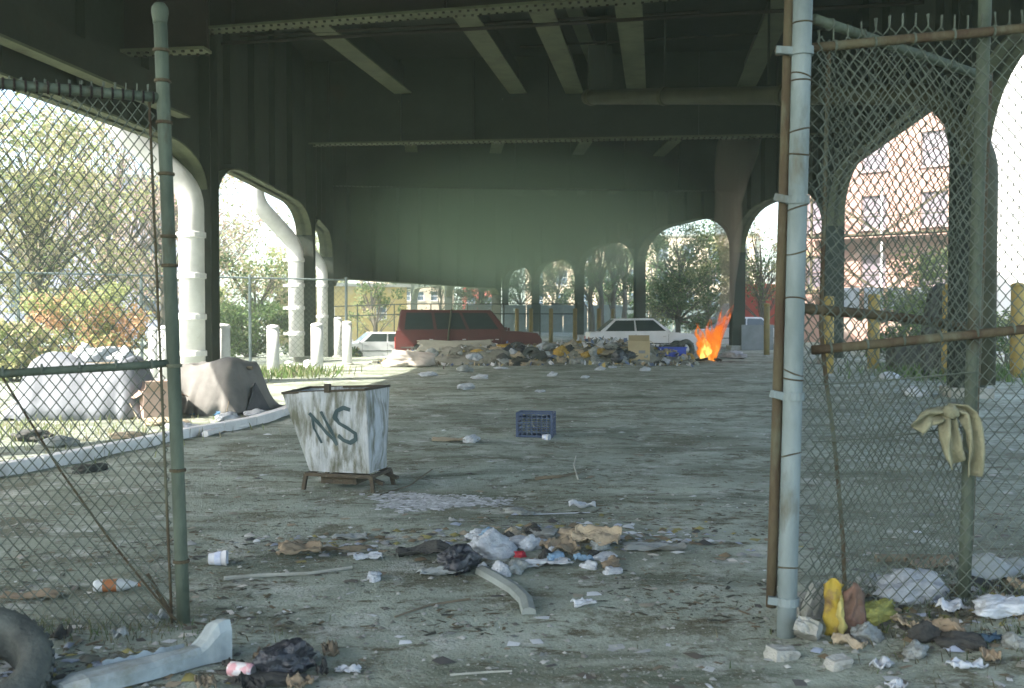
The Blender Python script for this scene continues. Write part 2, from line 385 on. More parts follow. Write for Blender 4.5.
def cross_girder(a, b, zb, zt=DECK, fw=.5, m=None, mf=None, knee=False):
    a, b = Vector((*a, 0)), Vector((*b, 0)); d = (b - a).normalized(); n = Vector((-d.y, d.x, 0)); ln = (b - a).length
    up = Vector((0, 0, 1))
    g = MB().beam(a + up * (zb + zt) / 2, b + up * (zb + zt) / 2, .08, zt - zb - .06).build('cross_girder', m or steel, via)
    MB().beam(a + up * zb, b + up * zb, fw, .06).build('bottom_flange', mf or steel_lt, g)
    k = .9
    while k < ln - .5:
        MB().box(a + d * k - n * .13 * (1 if n.y > 0 else -1) + up * ((zb + zt) / 2), (.05, .18, zt - zb - .1), Matrix.Rotation(math.atan2(d.y, d.x), 3, 'Z')).build('web_stiffener', m or steel, g)
        k += 2.6
    rv = MB(); k = .2
    while k < ln:
        for s_ in (-1, 1): rv.box(a + d * k + n * s_ * fw * .34 + up * (zb - .04), (.055, .055, .05))
        k += .19
    kind(rv.build('rivets', steel_dk, g), 'stuff')
    if knee:
        for e0, s_ in ((a, 1), (b, -1)):
            kb = MB(); pts = []
            for j in range(9):
                t = j / 8 * math.pi / 2; pts.append(e0 + d * s_ * (.35 + 1.5 * (1 - math.cos(t))) + up * (zb - 2.6 * (1 - math.sin(t))))
            for p, q in zip(pts[:-1], pts[1:]): kb.beam(p, q, .34, .05, n.cross((q - p).normalized()))
            kb.build('knee_brace', steel_lt, g)
            kw = MB(); kw.prism(pts + [e0 + d * s_ * .3 + up * zb], -n * .02, n * .04).build('knee_plate', steel, g)
    return g
bent_z = [8.4, 8.4, 8.4, 7.75, 7.6, 7.4, 7.3, 7.3, 7.3, 7.3]
for i in range(len(Rc)):
    l = (Lc + L_far)[i] if i < len(Lc + L_far) else None
    if l is None: continue
    cross_girder(l, Rc[i], bent_z[i], m=steel_dk if i == 2 else None, mf=steel if i > 3 else None)
# diaphragm between the first and second bents, seen under the first one
def stringer(a, b, z0, z1, w=.52, dp=.9):
    a, b = Vector((*a, 0)), Vector((*b, 0)); up = Vector((0, 0, 1)); 
    g = MB().beam(a + up * (z0 + dp / 2 + .03), b + up * (z1 + dp / 2 + .03), .06, dp).build('stringer', steel, via)
    MB().beam(a + up * z0, b + up * z1, w, .05).build('bottom_flange', steel_lt, g)
for X2, w in ((-3.75, .62), (.25, .62), (2.2, .62), (4.35, .66), (8.05, .62)):
    f = lambda d: (X2 - .143 * (35.1 - d), d)
    stringer(f(22.9 - .0 * X2), f(34.9), 9.05, 9.35, w)
stringer((1.0, 23.2), (2.95, 34.6), 9.75, 9.95, .4)
for j in range(len(Rc) - 1):
    if j == 2: continue
    LL = Lc + L_far
    if j + 1 >= len(LL): break
    for t in (.2, .4, .6, .8):
        mixp = lambda l, r: (l[0] * (1 - t) + r[0] * t, l[1] * (1 - t) + r[1] * t)
        a, b = mixp(LL[j], Rc[j]), mixp(LL[j + 1], Rc[j + 1])
        stringer(a, b, 9.2, 9.2, .55)
# conduits strapped under the stringers
for (p, q, r_) in ((W(180, 46, 25.6), W(1000, -2, 22.9), .045), (W(520, 47, 29.6), W(960, 22, 28.5), .035), (W(240, 36, 27), W(700, 12, 25.4), .035)):
    MB().tube([p, q], r_, 6).build('conduit', steel_dk, via)
# long drain pipe under the right side and its bend down the column
def pipe(pts, r, name, m, bands=()):
    # round the corners
    P = [Vector(p) for p in pts]; out = [P[0]]
    for i in range(1, len(P) - 1):
        a, b, c = P[i - 1], P[i], P[i + 1]; s1 = min(.45, (b - a).length * .4); s2 = min(.45, (c - b).length * .4)
        p0 = b + (a - b).normalized() * s1; p2 = b + (c - b).normalized() * s2
        for k in range(6): t = k / 5; out.append(p0 * (1 - t) ** 2 + b * 2 * t * (1 - t) + p2 * t * t)
    out.append(P[-1])
    o = MB().tube(out, r, 18).build(name, m, via, smooth=True)
    for (c, dirn) in bands:
        q = dirn.to_track_quat('Z', 'Y').to_matrix()
        b_ = MB(); b_.lathe([(r + .004, -.07), (r + .035, -.06), (r + .035, .06), (r + .004, .07)], 18, Matrix.Translation(c) @ q.to_4x4())
        b_.box(Vector(c) + q @ Vector((r + .1, 0, 0)), (.18, .08, .1), q)
        b_.build('clamp_band', m, o)
    return o
x0, y0 = Lc[2]
zu = Vector((0, 0, 1))
pipe([(x0 - 1.5, y0 - 1.5, DECK), (x0 - 1.5, y0 - 1.5, 6.0), (x0 - .04, y0 - .72, 4.55), (x0 - .04, y0 - .72, gz(x0, y0) + .2)], .29, 'drain_pipe', pipe_w,
     [(Vector((x0 - .04, y0 - .72, z)), zu) for z in (3.5, 2.55, 1.6, .75)])
x0, y0 = Lc[3]
pipe([(x0 - 1.3, y0 - 1.9, DECK), (x0 - 1.3, y0 - 1.9, 5.5), (x0 - .22, y0 - .66, 4.1), (x0 - .22, y0 - .66, gz(x0, y0) + .2)], .27, 'drain_pipe', pipe_w,
     [(Vector((x0 - .22, y0 - .66, z)), zu) for z in (3.6, 2.7, 1.9, 1.0)])
x0, y0 = Lc[4]
pipe([(x0 - .9, y0 - 1.6, DECK), (x0 - .9, y0 - 1.6, 5.0), (x0 - .1, y0 - .6, 3.9), (x0 - .1, y0 - .6, gz(x0, y0) + .2)], .24, 'drain_pipe', pipe_w, [(Vector((x0 - .1, y0 - .6, z)), zu) for z in (3.0, 1.6)])
A_, B_, C_ = W(587, 97, 30.0), W(932, 94, 20.4), W(986, 152, 19.2)
pipe([A_, B_, C_, Vector((C_.x, C_.y, .3))], .22, 'drain_pipe', pipe_d, [(A_ + (B_ - A_) * t, (B_ - A_).normalized()) for t in (.02, .3, .66)])
# light inner beam and bracket beside the first left girder
stringer((-6.8 - .14 * 16, 8), (-6.8 - .14 * 2.2, 21.8), 5.93, 5.93, .3, .6)
cross = cross_girder((-9.2, 20.6), (-6.1, 20.2), 6.95, 8.2, .4, steel_dk)
for t in (.08, .3, .62): p = A_ + (B_ - A_) * t; MB().beam(p + zu * .2, Vector((p.x, p.y, DECK)), .05, .05, Vector((0, 1, 0))).build('pipe_hanger', steel, via)
stub = MB().box(W(600, 88, 29.9) + zu * .5, (.7, .5, 1.4)).build('drain_box', steel, via)

# ------------------------------------------------------------------ chain link
def chain_link(P, w, h, parent, m, q=.035, r=.0037, wob=.0, barb=.0, seed=1, bend=None):
    vs, fs = [], []; rg = random.Random(seed); nw = int(w / q); nk = int(h / q)
    nrm = (P(w, 0) - P(0, 0)).cross(P(0, h) - P(0, 0)).normalized()
    mb = MB()
    def pt(u, v, off):
        if wob:
            n1 = noise.noise(Vector((u * 1.9 + seed * 7, v * 1.6, seed))); n2 = noise.noise(Vector((u * 2.2, v * 1.7 + 11, seed * 3)))
            n3 = noise.noise(Vector((u * 1.1, v * 1.2 + 5, seed * 5)))
            u2, v2 = u + wob * n1, v + wob * n2; off += wob * 1.6 * n3
        else: u2, v2 = u, v
        return P(u2, v2) + nrm * off
    for i in range(nw):
        pts = []
        for k in range(nk + 1):
            o_ = (k + i) % 2; pts.append(pt(i * q + o_ * q, k * q, r * (1.0 if o_ else -1.0)))
        if barb:
            e = pts[-1]; up_ = (P(0, h) - P(0, 0)).normalized()
            pts.append(e + up_ * barb + nrm * rg.uniform(-.01, .01) + Vector((rg.uniform(-.006, .006), 0, 0)))
        mb.tube(pts, r, 4, caps=False)
    return mb.build('chain_link_mesh', m, parent)
def bil(c00, c10, c01, c11, w, h):
    return lambda u, v: (c00 * (1 - u / w) + c10 * (u / w)) * (1 - v / h) + (c01 * (1 - u / w) + c11 * (u / w)) * (v / h)
def rail(a, b, r, name, m, parent, n=10, sag=0.0, ties=0, tm=None):
    pts = [a + (b - a) * t / 8 - zu * sag * math.sin(math.pi * t / 8) + Vector((0, 0, .004 * noise.noise(a * 3 + Vector((t, 0, 0))))) for t in range(9)]
    o = MB().tube(pts, r, n).build(name, m, parent, smooth=True)
    if ties:
        t_ = MB(); d = (b - a).normalized()
        for k in range(ties):
            c = a + (b - a) * ((k + .5) / ties); M_ = d.to_track_quat('Z', 'Y').to_matrix().to_4x4()
            t_.lathe([(r + .0005, -.006), (r + .007, -.004), (r + .007, .004), (r + .0005, .006)], 8, Matrix.Translation(c) @ M_)
        t_.build('tie_wires', tm or wire, o); kind(o.children[0], 'stuff')
    return o
# left leaf ---------------------------------------------------------
lf = thing('gate_leaf', 'green chain link gate leaf with a ball capped end post, beside the old tyre', 'gate', G(183, 628))
pb, pt_ = W(184, 632, 5.22), W(160, 14, 5.22)
post = rail(pb, pt_, .034, 'end_post', galv_g, lf, 14)
bc = MB(); bc.lathe([(.0, .052)] and [(.001, .062), (.026, .055), (.041, .034), (.044, .012), (.041, -.012), (.036, -.034), (.036, -.05)], 14, Matrix.Translation(pt_))
bc.build('ball_cap', galv_g, post, smooth=True)
bands = MB()
for y in (50, 80, 121, 172, 234, 263, 363, 468, 560):
    c = pb + (pt_ - pb) * ((632 - y) / 618.0); bands.lathe([(.0345, -.009), (.043, -.007), (.043, .007), (.0345, .009)], 14, Matrix.Translation(c))
    pass
kind(bands.build('tie_wires', rusty, post), 'stuff')
tb = rail(W(172, 625, 5.2), W(149, 96, 5.2), .008, 'tension_bar', rusty, lf, 6)
wL, hL = 1.95, 2.62
PL = bil(W(-190, 655, 4.5), W(180, 630, 5.22), W(-190, 66, 4.5), W(157, 88, 5.22), wL, hL)
chain_link(PL, wL, hL, lf, wire, wob=.012, barb=.05, seed=3)
rail(W(-190, 66, 4.49), W(158, 98, 5.21), .026, 'top_rail', galv_g, lf, 12, ties=30, tm=steel_dk)
rail(W(-190, 381, 4.49), W(169, 363, 5.21), .021, 'middle_rail', galv_g, lf, 12, sag=.01, ties=9)
br = [W(-40, 340, 4.8), W(0, 373, 4.86), W(60, 470, 5.0), W(110, 540, 5.1), W(150, 590, 5.16), W(176, 620, 5.2)]
MB().tube(br, .006, 6).build('truss_rod', rusty, lf)
MB().tube([W(147, 574, 5.18), W(158, 592, 5.19), W(172, 616, 5.2)], .011, 6).build('rod_tightener', rusty, lf)
# right gate post ---------------------------------------------------
gp = thing('gate_post', 'thick blue grey galvanised gate post wound with wire ties, standing by concrete chunks', 'post', G(787, 645))
pb, pt_ = W(786, 648, 4.95), W(804, -40, 4.95)
post = rail(pb, pt_, .047, 'pipe', galv, gp, 18)
rb = MB()
for y in (22, 74, 79, 128, 152, 205, 249, 296, 369, 376, 452, 566):
    c = pb + (pt_ - pb) * ((648 - y) / 688.0); tilt = Matrix.Rotation(rnd.uniform(-.35, .35), 4, 'Y') @ Matrix.Rotation(rnd.uniform(-.2, .2), 4, 'X')
    rb.lathe([(.048, -.004), (.054, 0), (.048, .004)], 16, Matrix.Translation(c) @ tilt)
kind(rb.build('tie_wires', rusty, post), 'stuff')
for y, L0 in ((50, 776), (197, 774), (393, 770), (600, 768)):
    c = pb + (pt_ - pb) * ((648 - y) / 688.0)
    hb = MB(); hb.lathe([(.048, -.02), (.058, -.02), (.058, .02), (.048, .02)], 16, Matrix.Translation(c)); hb.beam(c + Vector((-.05, -.01, 0)), W(L0, y, 4.95), .03, .036); hb.build('hinge_strap', galv, gp)
rs = rail(W(771, 607, 4.99), W(791, -40, 4.99), .026, 'side_stile', rusty, gp, 12)
# gate leaf swung inwards ------------------------------------------------
la = thing('gate_leaf', 'sagging rusty chain link gate leaf folded back against the fence beside the thick post', 'gate', G(880, 600))
wA, hA = 1.42, 2.5
PA = bil(W(806, 600, 5.03), W(966, 580, 5.72), W(818, 24, 5.03), W(987, 82, 5.72), wA, hA)
chain_link(PA, wA, hA, la, wire, q=.033, wob=.06, seed=5)
rail(W(814, 19, 5.02), W(988, 78, 5.71), .026, 'top_rail', galv_g, la, 12, ties=6)
rail(W(800, 308, 5.02), W(976, 328, 5.71), .026, 'middle_rail', rusty, la, 12, sag=-.01, ties=8)
rail(W(967, 578, 5.72), W(988, 74, 5.72), .026, 'end_stile', rusty, la, 12)
bent = [W(829, 52, 5.09), W(826, 150, 5.09), W(823, 250, 5.08), W(821, 330, 5.08), W(826, 380, 5.1), W(833, 430, 5.13), W(838, 480, 5.15), W(843, 540, 5.16), W(845, 598, 5.17)]
MB().tube(bent, .011, 7).build('tension_bar', rusty, la)
# fence panel to the right -------------------------------------------------
fb = thing('fence_panel', 'chain link fence panel running from the gate post past the tied rag', 'fence', G(960, 590))
wB, hB = 2.3, 2.66
PB = bil(W(800, 611, 5.08), W(1250, 590, 5.08), W(806, 40, 5.08), W(1250, -2, 5.08), wB, hB)
chain_link(PB, wB, hB, fb, wire, wob=.03, barb=.06, seed=8)
rail(W(776, 51, 5.06), W(1250, 8, 5.06), .024, 'top_rail', rusty, fb, 12, ties=12)
rail(W(812, 350, 5.06), W(1250, 303, 5.06), .024, 'middle_rail', rusty, fb, 12, sag=.01, ties=12)
rail(W(964, 596, 5.13), W(986, -25, 5.13), .032, 'line_post', galv_g, fb, 12)
for y0_, y1_ in ((385, 372), (442, 425)):
    MB().tube([W(812, y0_, 5.06), W(880, y0_ - 4, 5.07), W(975, y1_, 5.06)], .004, 5).build('loose_wire', wire, fb)

# rag tied to the fence
def rag():
    o = thing('rag', 'dirty beige rag knotted onto the chain link fence beside the line post', 'rag', W(950, 470, 5.03))
    def strip(pts, w0, w1, nm):
        pts = [Vector(p) for p in pts]; m = MB(); n = len(pts) - 1
        def fn(u, v):
            k = v * n; i = min(int(k), n - 1); f = k - i; c = pts[i] * (1 - f) + pts[i + 1] * f
            t = (pts[i + 1] - pts[i]).normalized(); s_ = t.cross(Vector((0, 1, 0))).normalized()
            w = w0 + (w1 - w0) * v; a = (u - .5)
            return c + s_ * a * w + Vector((0, -.028 * math.cos(a * 9 + v * 5) - .02 * noise.noise(c * 14 + Vector((u * 4, 0, 0))), 0))
        m.grid(fn, 14, 22); m.build(nm, mat('dirty_beige_cloth', (.26, .26, .17), (.16, .16, .10), .95, 9.0, bump=.3, bscale=60), o, smooth=True, solid=.006)
    k = Vector((0, -.05, 0))
    strip([W(952, 412, 5.0), W(940, 414, 4.98), W(928, 418, 4.98), W(917, 430, 4.99)], .05, .10, 'short_end')
    strip([W(950, 410, 4.98), W(949, 430, 4.96), W(953, 452, 4.97), W(960, 462, 4.98)], .06, .12, 'fold')
    strip([W(950, 410, 5.0), W(966, 412, 4.97), W(974, 430, 4.96), W(976, 450, 4.97), W(976, 476, 4.98)], .06, .10, 'long_end')
    bpy_k = MB()
    bpy_k.grid(lambda u, v: W(951, 412, 4.965) + .035 * Vector((math.cos(6.283 * u) * math.sin(3.1416 * v) * 1.2, math.sin(6.283 * u) * math.sin(3.1416 * v), math.cos(3.1416 * v))) * (1 + .3 * noise.noise(Vector((u * 6, v * 6, 0)))), 14, 10)
    bpy_k.build('knot', MATS['dirty_beige_cloth'], o, smooth=True)
rag()

# ------------------------------------------------------------------ litter kinds
def blob_mesh(seed, flat=.7, rough_=.35, tie=False, sub=4):
    bm = bmesh.new(); bmesh.ops.create_icosphere(bm, subdivisions=sub, radius=.5)
    for v in bm.verts:
        p = v.co.copy(); n = p.normalized()
        d = 1 + rough_ * noise.noise(p * 2.2 + Vector((seed * 9.1, 0, 0))) + rough_ * .55 * (abs(noise.noise(p * 6 + Vector((0, seed * 5, 0)))) - .2) + rough_ * .5 * (abs(noise.noise(p * 11 + Vector((0, seed * 5, 3)))) - .2) + rough_ * .3 * (abs(noise.noise(p * 22 + Vector((0, seed * 5, 3)))) - .2)
        v.co = p * d; v.co.z = v.co.z * flat
        if v.co.z < -.22 * flat * 1.6: v.co.z = -.22 * flat * 1.6
        if tie and n.z > .75: v.co.z += (n.z - .75) * .35; v.co.x *= .75; v.co.y *= .75
    zmin = min(v.co.z for v in bm.verts)
    for v in bm.verts: v.co.z -= zmin
    me = bpy.data.meshes.new('crumpled_bag'); bm.to_mesh(me); bm.free()
    me.polygons.foreach_set('use_smooth', [True] * len(me.polygons)); me.materials.append(white_plastic)
    return me
BLOBS = [blob_mesh(k, [.7, .55, .8, .45, .65, .6][k], [.5, .6, .45, .7, .55, .8][k], k in (0, 2)) for k in range(6)]
def blob(name, label, cat, p, size, m, k=0, group=None, rz=None, sink=.03, far=False):
    o = bpy.data.objects.new(name, BLOBS[k]); sc.collection.objects.link(o)
    o.location = (p.x, p.y, p.z - sink * size[2]); o.scale = (size[0], size[1], size[2] / .7); o.rotation_euler = (0, 0, rnd.uniform(0, 6.28) if rz is None else rz)
    o.material_slots[0].link = 'OBJECT'; o.material_slots[0].material = m
    return tag(o, label, cat, group)
def sheet(name, label, cat, p, w, l, m, rz=0, lift=.05, seed=0, tilt=0.0, group=None, solid=.004, fold=0.0):
    def fn(u, v):
        x, y = (u - .5) * w, (v - .5) * l; e = 1 - .22 * (max(abs(u - .5), abs(v - .5)) * 2) ** 3 * (1 + noise.noise(Vector((u * 3.1, v * 3.1 + seed, seed))))
        z = lift * (.42 + .75 * noise.noise(Vector((u * 2.2 + seed * 3, v * 2.2, seed))) + .5 * abs(noise.noise(Vector((u * 5 + seed, v * 5, 2)))) + .3 * abs(noise.noise(Vector((u * 11 + seed, v * 11, 2)))))
        z += tilt * (v) * l + fold * abs(u - .5) * w
        return Vector((x * e, y * e, max(z, .004)))
    o = MB().grid(fn, 18, 18).build(name, m, None, smooth=True, solid=solid); o.location = p; o.rotation_euler = (0, 0, rz)
    return tag(o, label, cat, group)
def open_box(name, label, p, size, m, rz=0, flaps=True, tilt=0, group=None):
    w, d, h = size; o = local_thing(name, label, 'box', p, rz, group); o.rotation_euler = (tilt, 0, rz); t = .012
    b = MB(); b.box((0, 0, t / 2), (w, d, t)); b.box((0, -d / 2, h / 2 + t), (w, t, h)); b.box((0, d / 2, h / 2 + t), (w, t, h))
    b.box((-w / 2, 0, h / 2 + t), (t, d - 2.4 * t, h)); b.box((w / 2, 0, h / 2 + t), (t, d - 2.4 * t, h)); part(b, 'carton', m, o)
    if flaps:
        for s_, an in ((-1, .6), (1, -.9)):
            f = MB(); f.box((0, s_ * (d / 2 + d * .22 * math.sin(abs(an))), h + t + d * .2 * math.cos(an)), (w * .96, t, d * .42), Matrix.Rotation(-s_ * abs(an), 3, 'X')); part(f, 'flap', m, o)
        for s_ in (-1, 1):
            f = MB(); f.box((s_ * (w / 2 + .12 * w), 0, h - .05), (t, d * .9, .28 * w), Matrix.Rotation(-s_ * 1.0, 3, 'Y')); part(f, 'flap', m, o)
    return o
def tyre(name, label, p, r, w, rot, group=None):
    o = local_thing(name, label, 'tyre', p, 0, group); o.rotation_euler = rot
    pr = [(.58 * r, -w * .30), (.60 * r, -w * .46), (.72 * r, -w * .53), (.86 * r, -w * .52), (.95 * r, -w * .45), (r, -w * .3), (r, w * .3), (.95 * r, w * .45), (.86 * r, w * .52), (.72 * r, w * .53), (.60 * r, w * .46), (.58 * r, w * .30)]
    b = MB(); b.lathe(pr + [pr[0]], 36); b.f = [f for f in b.f if len(f) == 4]; part(b, 'casing', rubber, o, smooth=True)
    t = MB()
    for k in range(40):
        a = k / 40 * 6.2832; M_ = Matrix.Rotation(a, 4, 'Z')
        for s_ in (-1, 1): t.box(M_ @ Vector((r * 1.005, 0, s_ * w * .2)), (.016 * r / .3, .085 * r, w * .24), (M_.to_3x3() @ Matrix.Rotation(s_ * .4, 3, 'X')))
    kind(part(t, 'tread', rubber, o), 'stuff')
    return o
def bottle(name, label, p, r, l, m, mc, rz, prof=None):
    o = local_thing(name, label, 'bottle', p, 0); o.rotation_euler = (R(90), 0, rz)
    part(MB().lathe([(r * .8, 0), (r, .02), (r, l * .6), (r * .75, l * .75), (r * .35, l * .88), (r * .35, l * .95)], 14), 'body', m, o, smooth=True)
    part(MB().lathe([(r * .42, l * .95), (r * .42, l), (r * .3, l * 1.005)], 12), 'cap', mc, o)
    part(MB().lathe([(r * 1.02, l * .2), (r * 1.02, l * .5)], 14), 'paper_label', mc, o)
    return o

# ------------------------------------------------------------------ the white hopper with graffiti
def hopper():
    c = G(340, 486); rz = R(-15)
    o = local_thing('skip_hopper', 'tapered white metal hopper with dark sprayed letters, rust streaks and short legs', 'hopper', c, rz)
    pm = mat('dirty_white_enamel', (.40, .43, .45), (.25, .27, .25), .65, 5.0, bump=.25, bscale=10, c3=(.10, .105, .075), s3=2.6, lo3=.47, hi3=.62, stretch=(3.6, 3.6, .8), detail=7)
    rim = mat('rusty_dark_iron', (.05, .045, .034), (.075, .06, .04), .9, 9.0, bump=.3, bscale=40)
    # outline: bottom and top rectangles
    bw, bd, tw, td, z0, z1 = .60, .40, .80, .52, .17, .95
    sh = MB(); th = .02
    def ring_(w, d, z, dx=0): return [Vector((-w / 2 + dx, -d / 2, z)), Vector((w / 2 + dx, -d / 2, z)), Vector((w / 2 + dx, d / 2, z)), Vector((-w / 2 + dx, d / 2, z))]
    def wall(a, b, c_, d_, sgn):
        def fn(u, v):
            p = (a * (1 - u) + b * u) * (1 - v) + (d_ * (1 - u) + c_ * u) * v
            n = (b - a).cross(d_ - a).normalized(); k = math.sin(math.pi * u) * math.sin(math.pi * min(1, v * 1.0))
            return p + n * (.02 * k + .05 * noise.noise(p * 3.2 + Vector((7, 0, 0))) * math.sin(math.pi * u) + .02 * noise.noise(p * 8) * k) + Vector((0, 0, .02 * noise.noise(Vector((p.x * 5, p.y * 5, 0))) * v * math.sin(math.pi * u)))
        return fn
    b4, t4 = ring_(bw, bd, z0, .09), ring_(tw, td, z1)
    t4[0].z -= .05; t4[3].z -= .03; t4[1].z += .0; t4[0].x -= .06; t4[3].x -= .04; t4[1].x -= .02
    outer = MB()
    for k in range(4): outer.grid(wall(b4[k], b4[(k + 1) % 4], t4[(k + 1) % 4], t4[k], 1), 16, 16)
    outer.add([v for v in b4], [(3, 2, 1, 0)])
    sh = part(outer, 'shell', pm, o, smooth=False, solid=.012)
    rm = MB()
    for k in range(4): rm.beam(t4[k], t4[(k + 1) % 4], .03, .02)
    part(rm, 'rim', rim, o)
    lug = MB().box((t4[0] + t4[1]) / 2 + Vector((.04, .0, .03)), (.05, .05, .08)); part(lug, 'lifting_lug', rim, o)
    fr = MB(); f4 = ring_(bw + .06, bd + .06, z0 - .03, .09)
    for k in range(4): fr.beam(f4[k], f4[(k + 1) % 4], .032, .03)
    fr.box((.06, 0, z0 - .09), (bw * .6, bd * .8, .06)); part(fr, 'base_frame', rim, o)
    for k, v in enumerate(f4):
        part(MB().beam(v, Vector((v.x * 1.08, v.y * 1.1, -.03)), .034, .034, Vector((0, 1, 0))), 'leg', rim, o)
    for s_ in (-1, 1): part(MB().beam((bw / 2 + .06 + .02, s_ * .18, z0 - .05), (bw / 2 + .22, s_ * .18, z0 - .10), .05, .03), 'fork_lug', rim, o)
    # letters sprayed on the long face
    a, b, c_, d_ = b4[0], b4[1], t4[1], t4[0]; fn = wall(a, b, c_, d_, 1); n = (b - a).cross(d_ - a).normalized()
    ink = mat('sprayed_dark_paint', (.03, .055, .06), (.05, .08, .085), .6, 6.0, bump=0)
    def stroke(pts, w):
        q = MB(); P2 = []
        for p, r_ in zip(pts[:-1], pts[1:]):
            for t in range(6): P2.append((p[0] + (r_[0] - p[0]) * t / 6, p[1] + (r_[1] - p[1]) * t / 6))
        P2.append(pts[-1]); vs = []
        for i, p in enumerate(P2):
            pa, pc = P2[max(i - 1, 0)], P2[min(i + 1, len(P2) - 1)]; dx, dy = pc[0] - pa[0], pc[1] - pa[1]; l = math.hypot(dx, dy) or 1
            ww = w * (.8 + .3 * noise.noise(Vector((p[0] * 9, p[1] * 9, 0))))
            for s_ in (-1, 1):
                u, v = p[0] - dy / l * ww * s_, p[1] + dx / l * ww * s_; vs.append(fn(u, v) + n * .0115)
        q.add(vs, [(2 * i, 2 * i + 1, 2 * i + 3, 2 * i + 2) for i in range(len(P2) - 1)])
        part(q, 'painted_stroke', ink, o)
    stroke([(.33, .36), (.27, .55), (.30, .70)], .020); stroke([(.27, .74), (.38, .57), (.56, .34)], .032); stroke([(.56, .34), (.50, .55), (.44, .76)], .026)
    stroke([(.80, .76), (.72, .79), (.64, .76), (.60, .68), (.64, .61), (.74, .55), (.84, .48), (.84, .41), (.76, .37), (.67, .40), (.60, .46)], .030)
hopper()

# ------------------------------------------------------------------ blue lattice crate
def milk_crate():
    c = G(536, 436); o = local_thing('milk_crate', 'small dark blue lattice crate standing alone on the open dirt', 'crate', c, R(-10))
    w, d, h, z0 = .47, .30, .33, 0.0; t = .012
    corners = [(-w / 2, -d / 2), (w / 2, -d / 2), (w / 2, d / 2), (-w / 2, d / 2)]
    for k in range(4):
        a, b = Vector((*corners[k], 0)), Vector((*corners[(k + 1) % 4], 0)); f = MB(); n = 7 if k % 2 == 0 else 5
        for i in range(1, n): p = a + (b - a) * i / n; f.beam(p + zu * .01, p + zu * (h - .01), t, t, (b - a).cross(zu))
        for j in range(6): f.beam(a + zu * (.01 + j * (h - .02) / 5), b + zu * (.01 + j * (h - .02) / 5), t * 1.4, t * (2.2 if j in (0, 5) else 1.2))
        part(f, 'side_lattice', blue_plastic, o)
        part(MB().box(a + zu * h / 2, (.03, .03, h)), 'corner_post', blue_plastic, o)
    part(MB().box((0, 0, .02), (w * .96, d * .96, .012)), 'base', blue_plastic, o)
    part(MB().grid(lambda u, v: Vector(((u - .5) * w * .9, (v - .5) * d * .9, h * .78 + .03 * noise.noise(Vector((u * 5, v * 5, 0))))), 8, 8), 'contents', mat('blue_plaid_cloth', (.03, .045, .07), (.02, .03, .05), .9, 16.0, bump=.2), o)
milk_crate()

# ------------------------------------------------------------------ foreground left
tyre('old_tyre', 'worn black tyre lying by the bottom of the gate leaf', Vector((-2.27, 4.15, .13)), .31, .2, (R(30), R(6), R(25)))
def trim_piece():
    p0, p1 = G(60, 694), G(222, 655)
    d = (p1 - p0); ln = d.length; rz = math.atan2(d.y, d.x); o = local_thing('moulded_panel', 'long broken off white plastic moulding with a raised end, lying beside the tyre', 'panel', p0 + zu * .015, rz)
    m = mat('dirty_white_moulding', (.31, .37, .375), (.22, .26, .26), .65, 5.0, bump=.15, c3=(.15, .165, .14), s3=6, lo3=.56, hi3=.72)
    n = 26; vs = []
    for i in range(n + 1):
        t = i / n; x = t * ln; endk = sstep(.80, .95, t); tip = sstep(.0, .12, t)
        w = (.12 + .02 * math.sin(t * 5) + .01 * endk + .003 * noise.noise(Vector((t * 14, 2, 0)))) * (.5 + .5 * tip); h = (.06 + .02 * t + .10 * endk + .004 * noise.noise(Vector((t * 11, 7, 0)))) * (.6 + .4 * tip)
        j = .003 * noise.noise(Vector((t * 9, 0, 0)))
        sec = [(-w, 0), (-w, h * .75 + j), (-w * .8, h + j), (-w * .1, h * .93 + j), (w * .45, h * .55 + endk * h * .25), (w * .55, h * .5 + endk * h * .2), (w, h * .32 + j), (w, 0)]
        vs += [Vector((x, a, z)) for a, z in reversed(sec)]
    b = MB(); k = 8
    b.add(vs, [(i * k + j, i * k + (j + 1) % k, (i + 1) * k + (j + 1) % k, (i + 1) * k + j) for i in range(n) for j in range(k)] + [tuple(range(k)), tuple(n * k + j for j in range(k))])
    part(b, 'moulding', m, o, smooth=False)
    lip = MB().grid(lambda u, v: Vector((ln * (.30 + .52 * u), .118 + .012 * v, -.01 + v * (.05 + .022 * noise.noise(Vector((u * 9, 0, 5)))))), 30, 3)
    part(lip, 'broken_lip', m, o, solid=.008)
    part(MB().box((ln * .975, -.02, .08), (.02, .17, .05)), 'end_rib', m, o, bevel=.006)
trim_piece()
can_m = mat('faded_pink_can', (.55, .30, .31), (.60, .58, .56), .5, 14.0, bump=0, lo=.45, hi=.5)
def can(label, p, rz, m):
    o = local_thing('drink_can', label, 'can', p + zu * .033, 0); o.rotation_euler = (R(90), 0, rz)
    part(MB().lathe([(.024, 0), (.032, .008), (.033, .02), (.033, .105), (.026, .12)], 16), 'body', m, o, smooth=True)
    part(MB().lathe([(.0255, .121), (.024, .118), (.001, .118)], 16), 'lid', chrome, o)
can('crushed pink and white drink can beside the raised end of the white moulding', G(229, 676) , R(75), can_m)
bottle('plastic_bottle', 'white plastic bottle with an orange label lying behind the gate mesh', G(94, 592) + zu * .035, .036, .26, mat('clear_white_plastic', (.42, .46, .47), (.30, .33, .33), .35, 6.0, bump=.05), mat('orange_cap', (.32, .13, .05), (.25, .11, .05), .5, 5.0, bump=0), R(100))
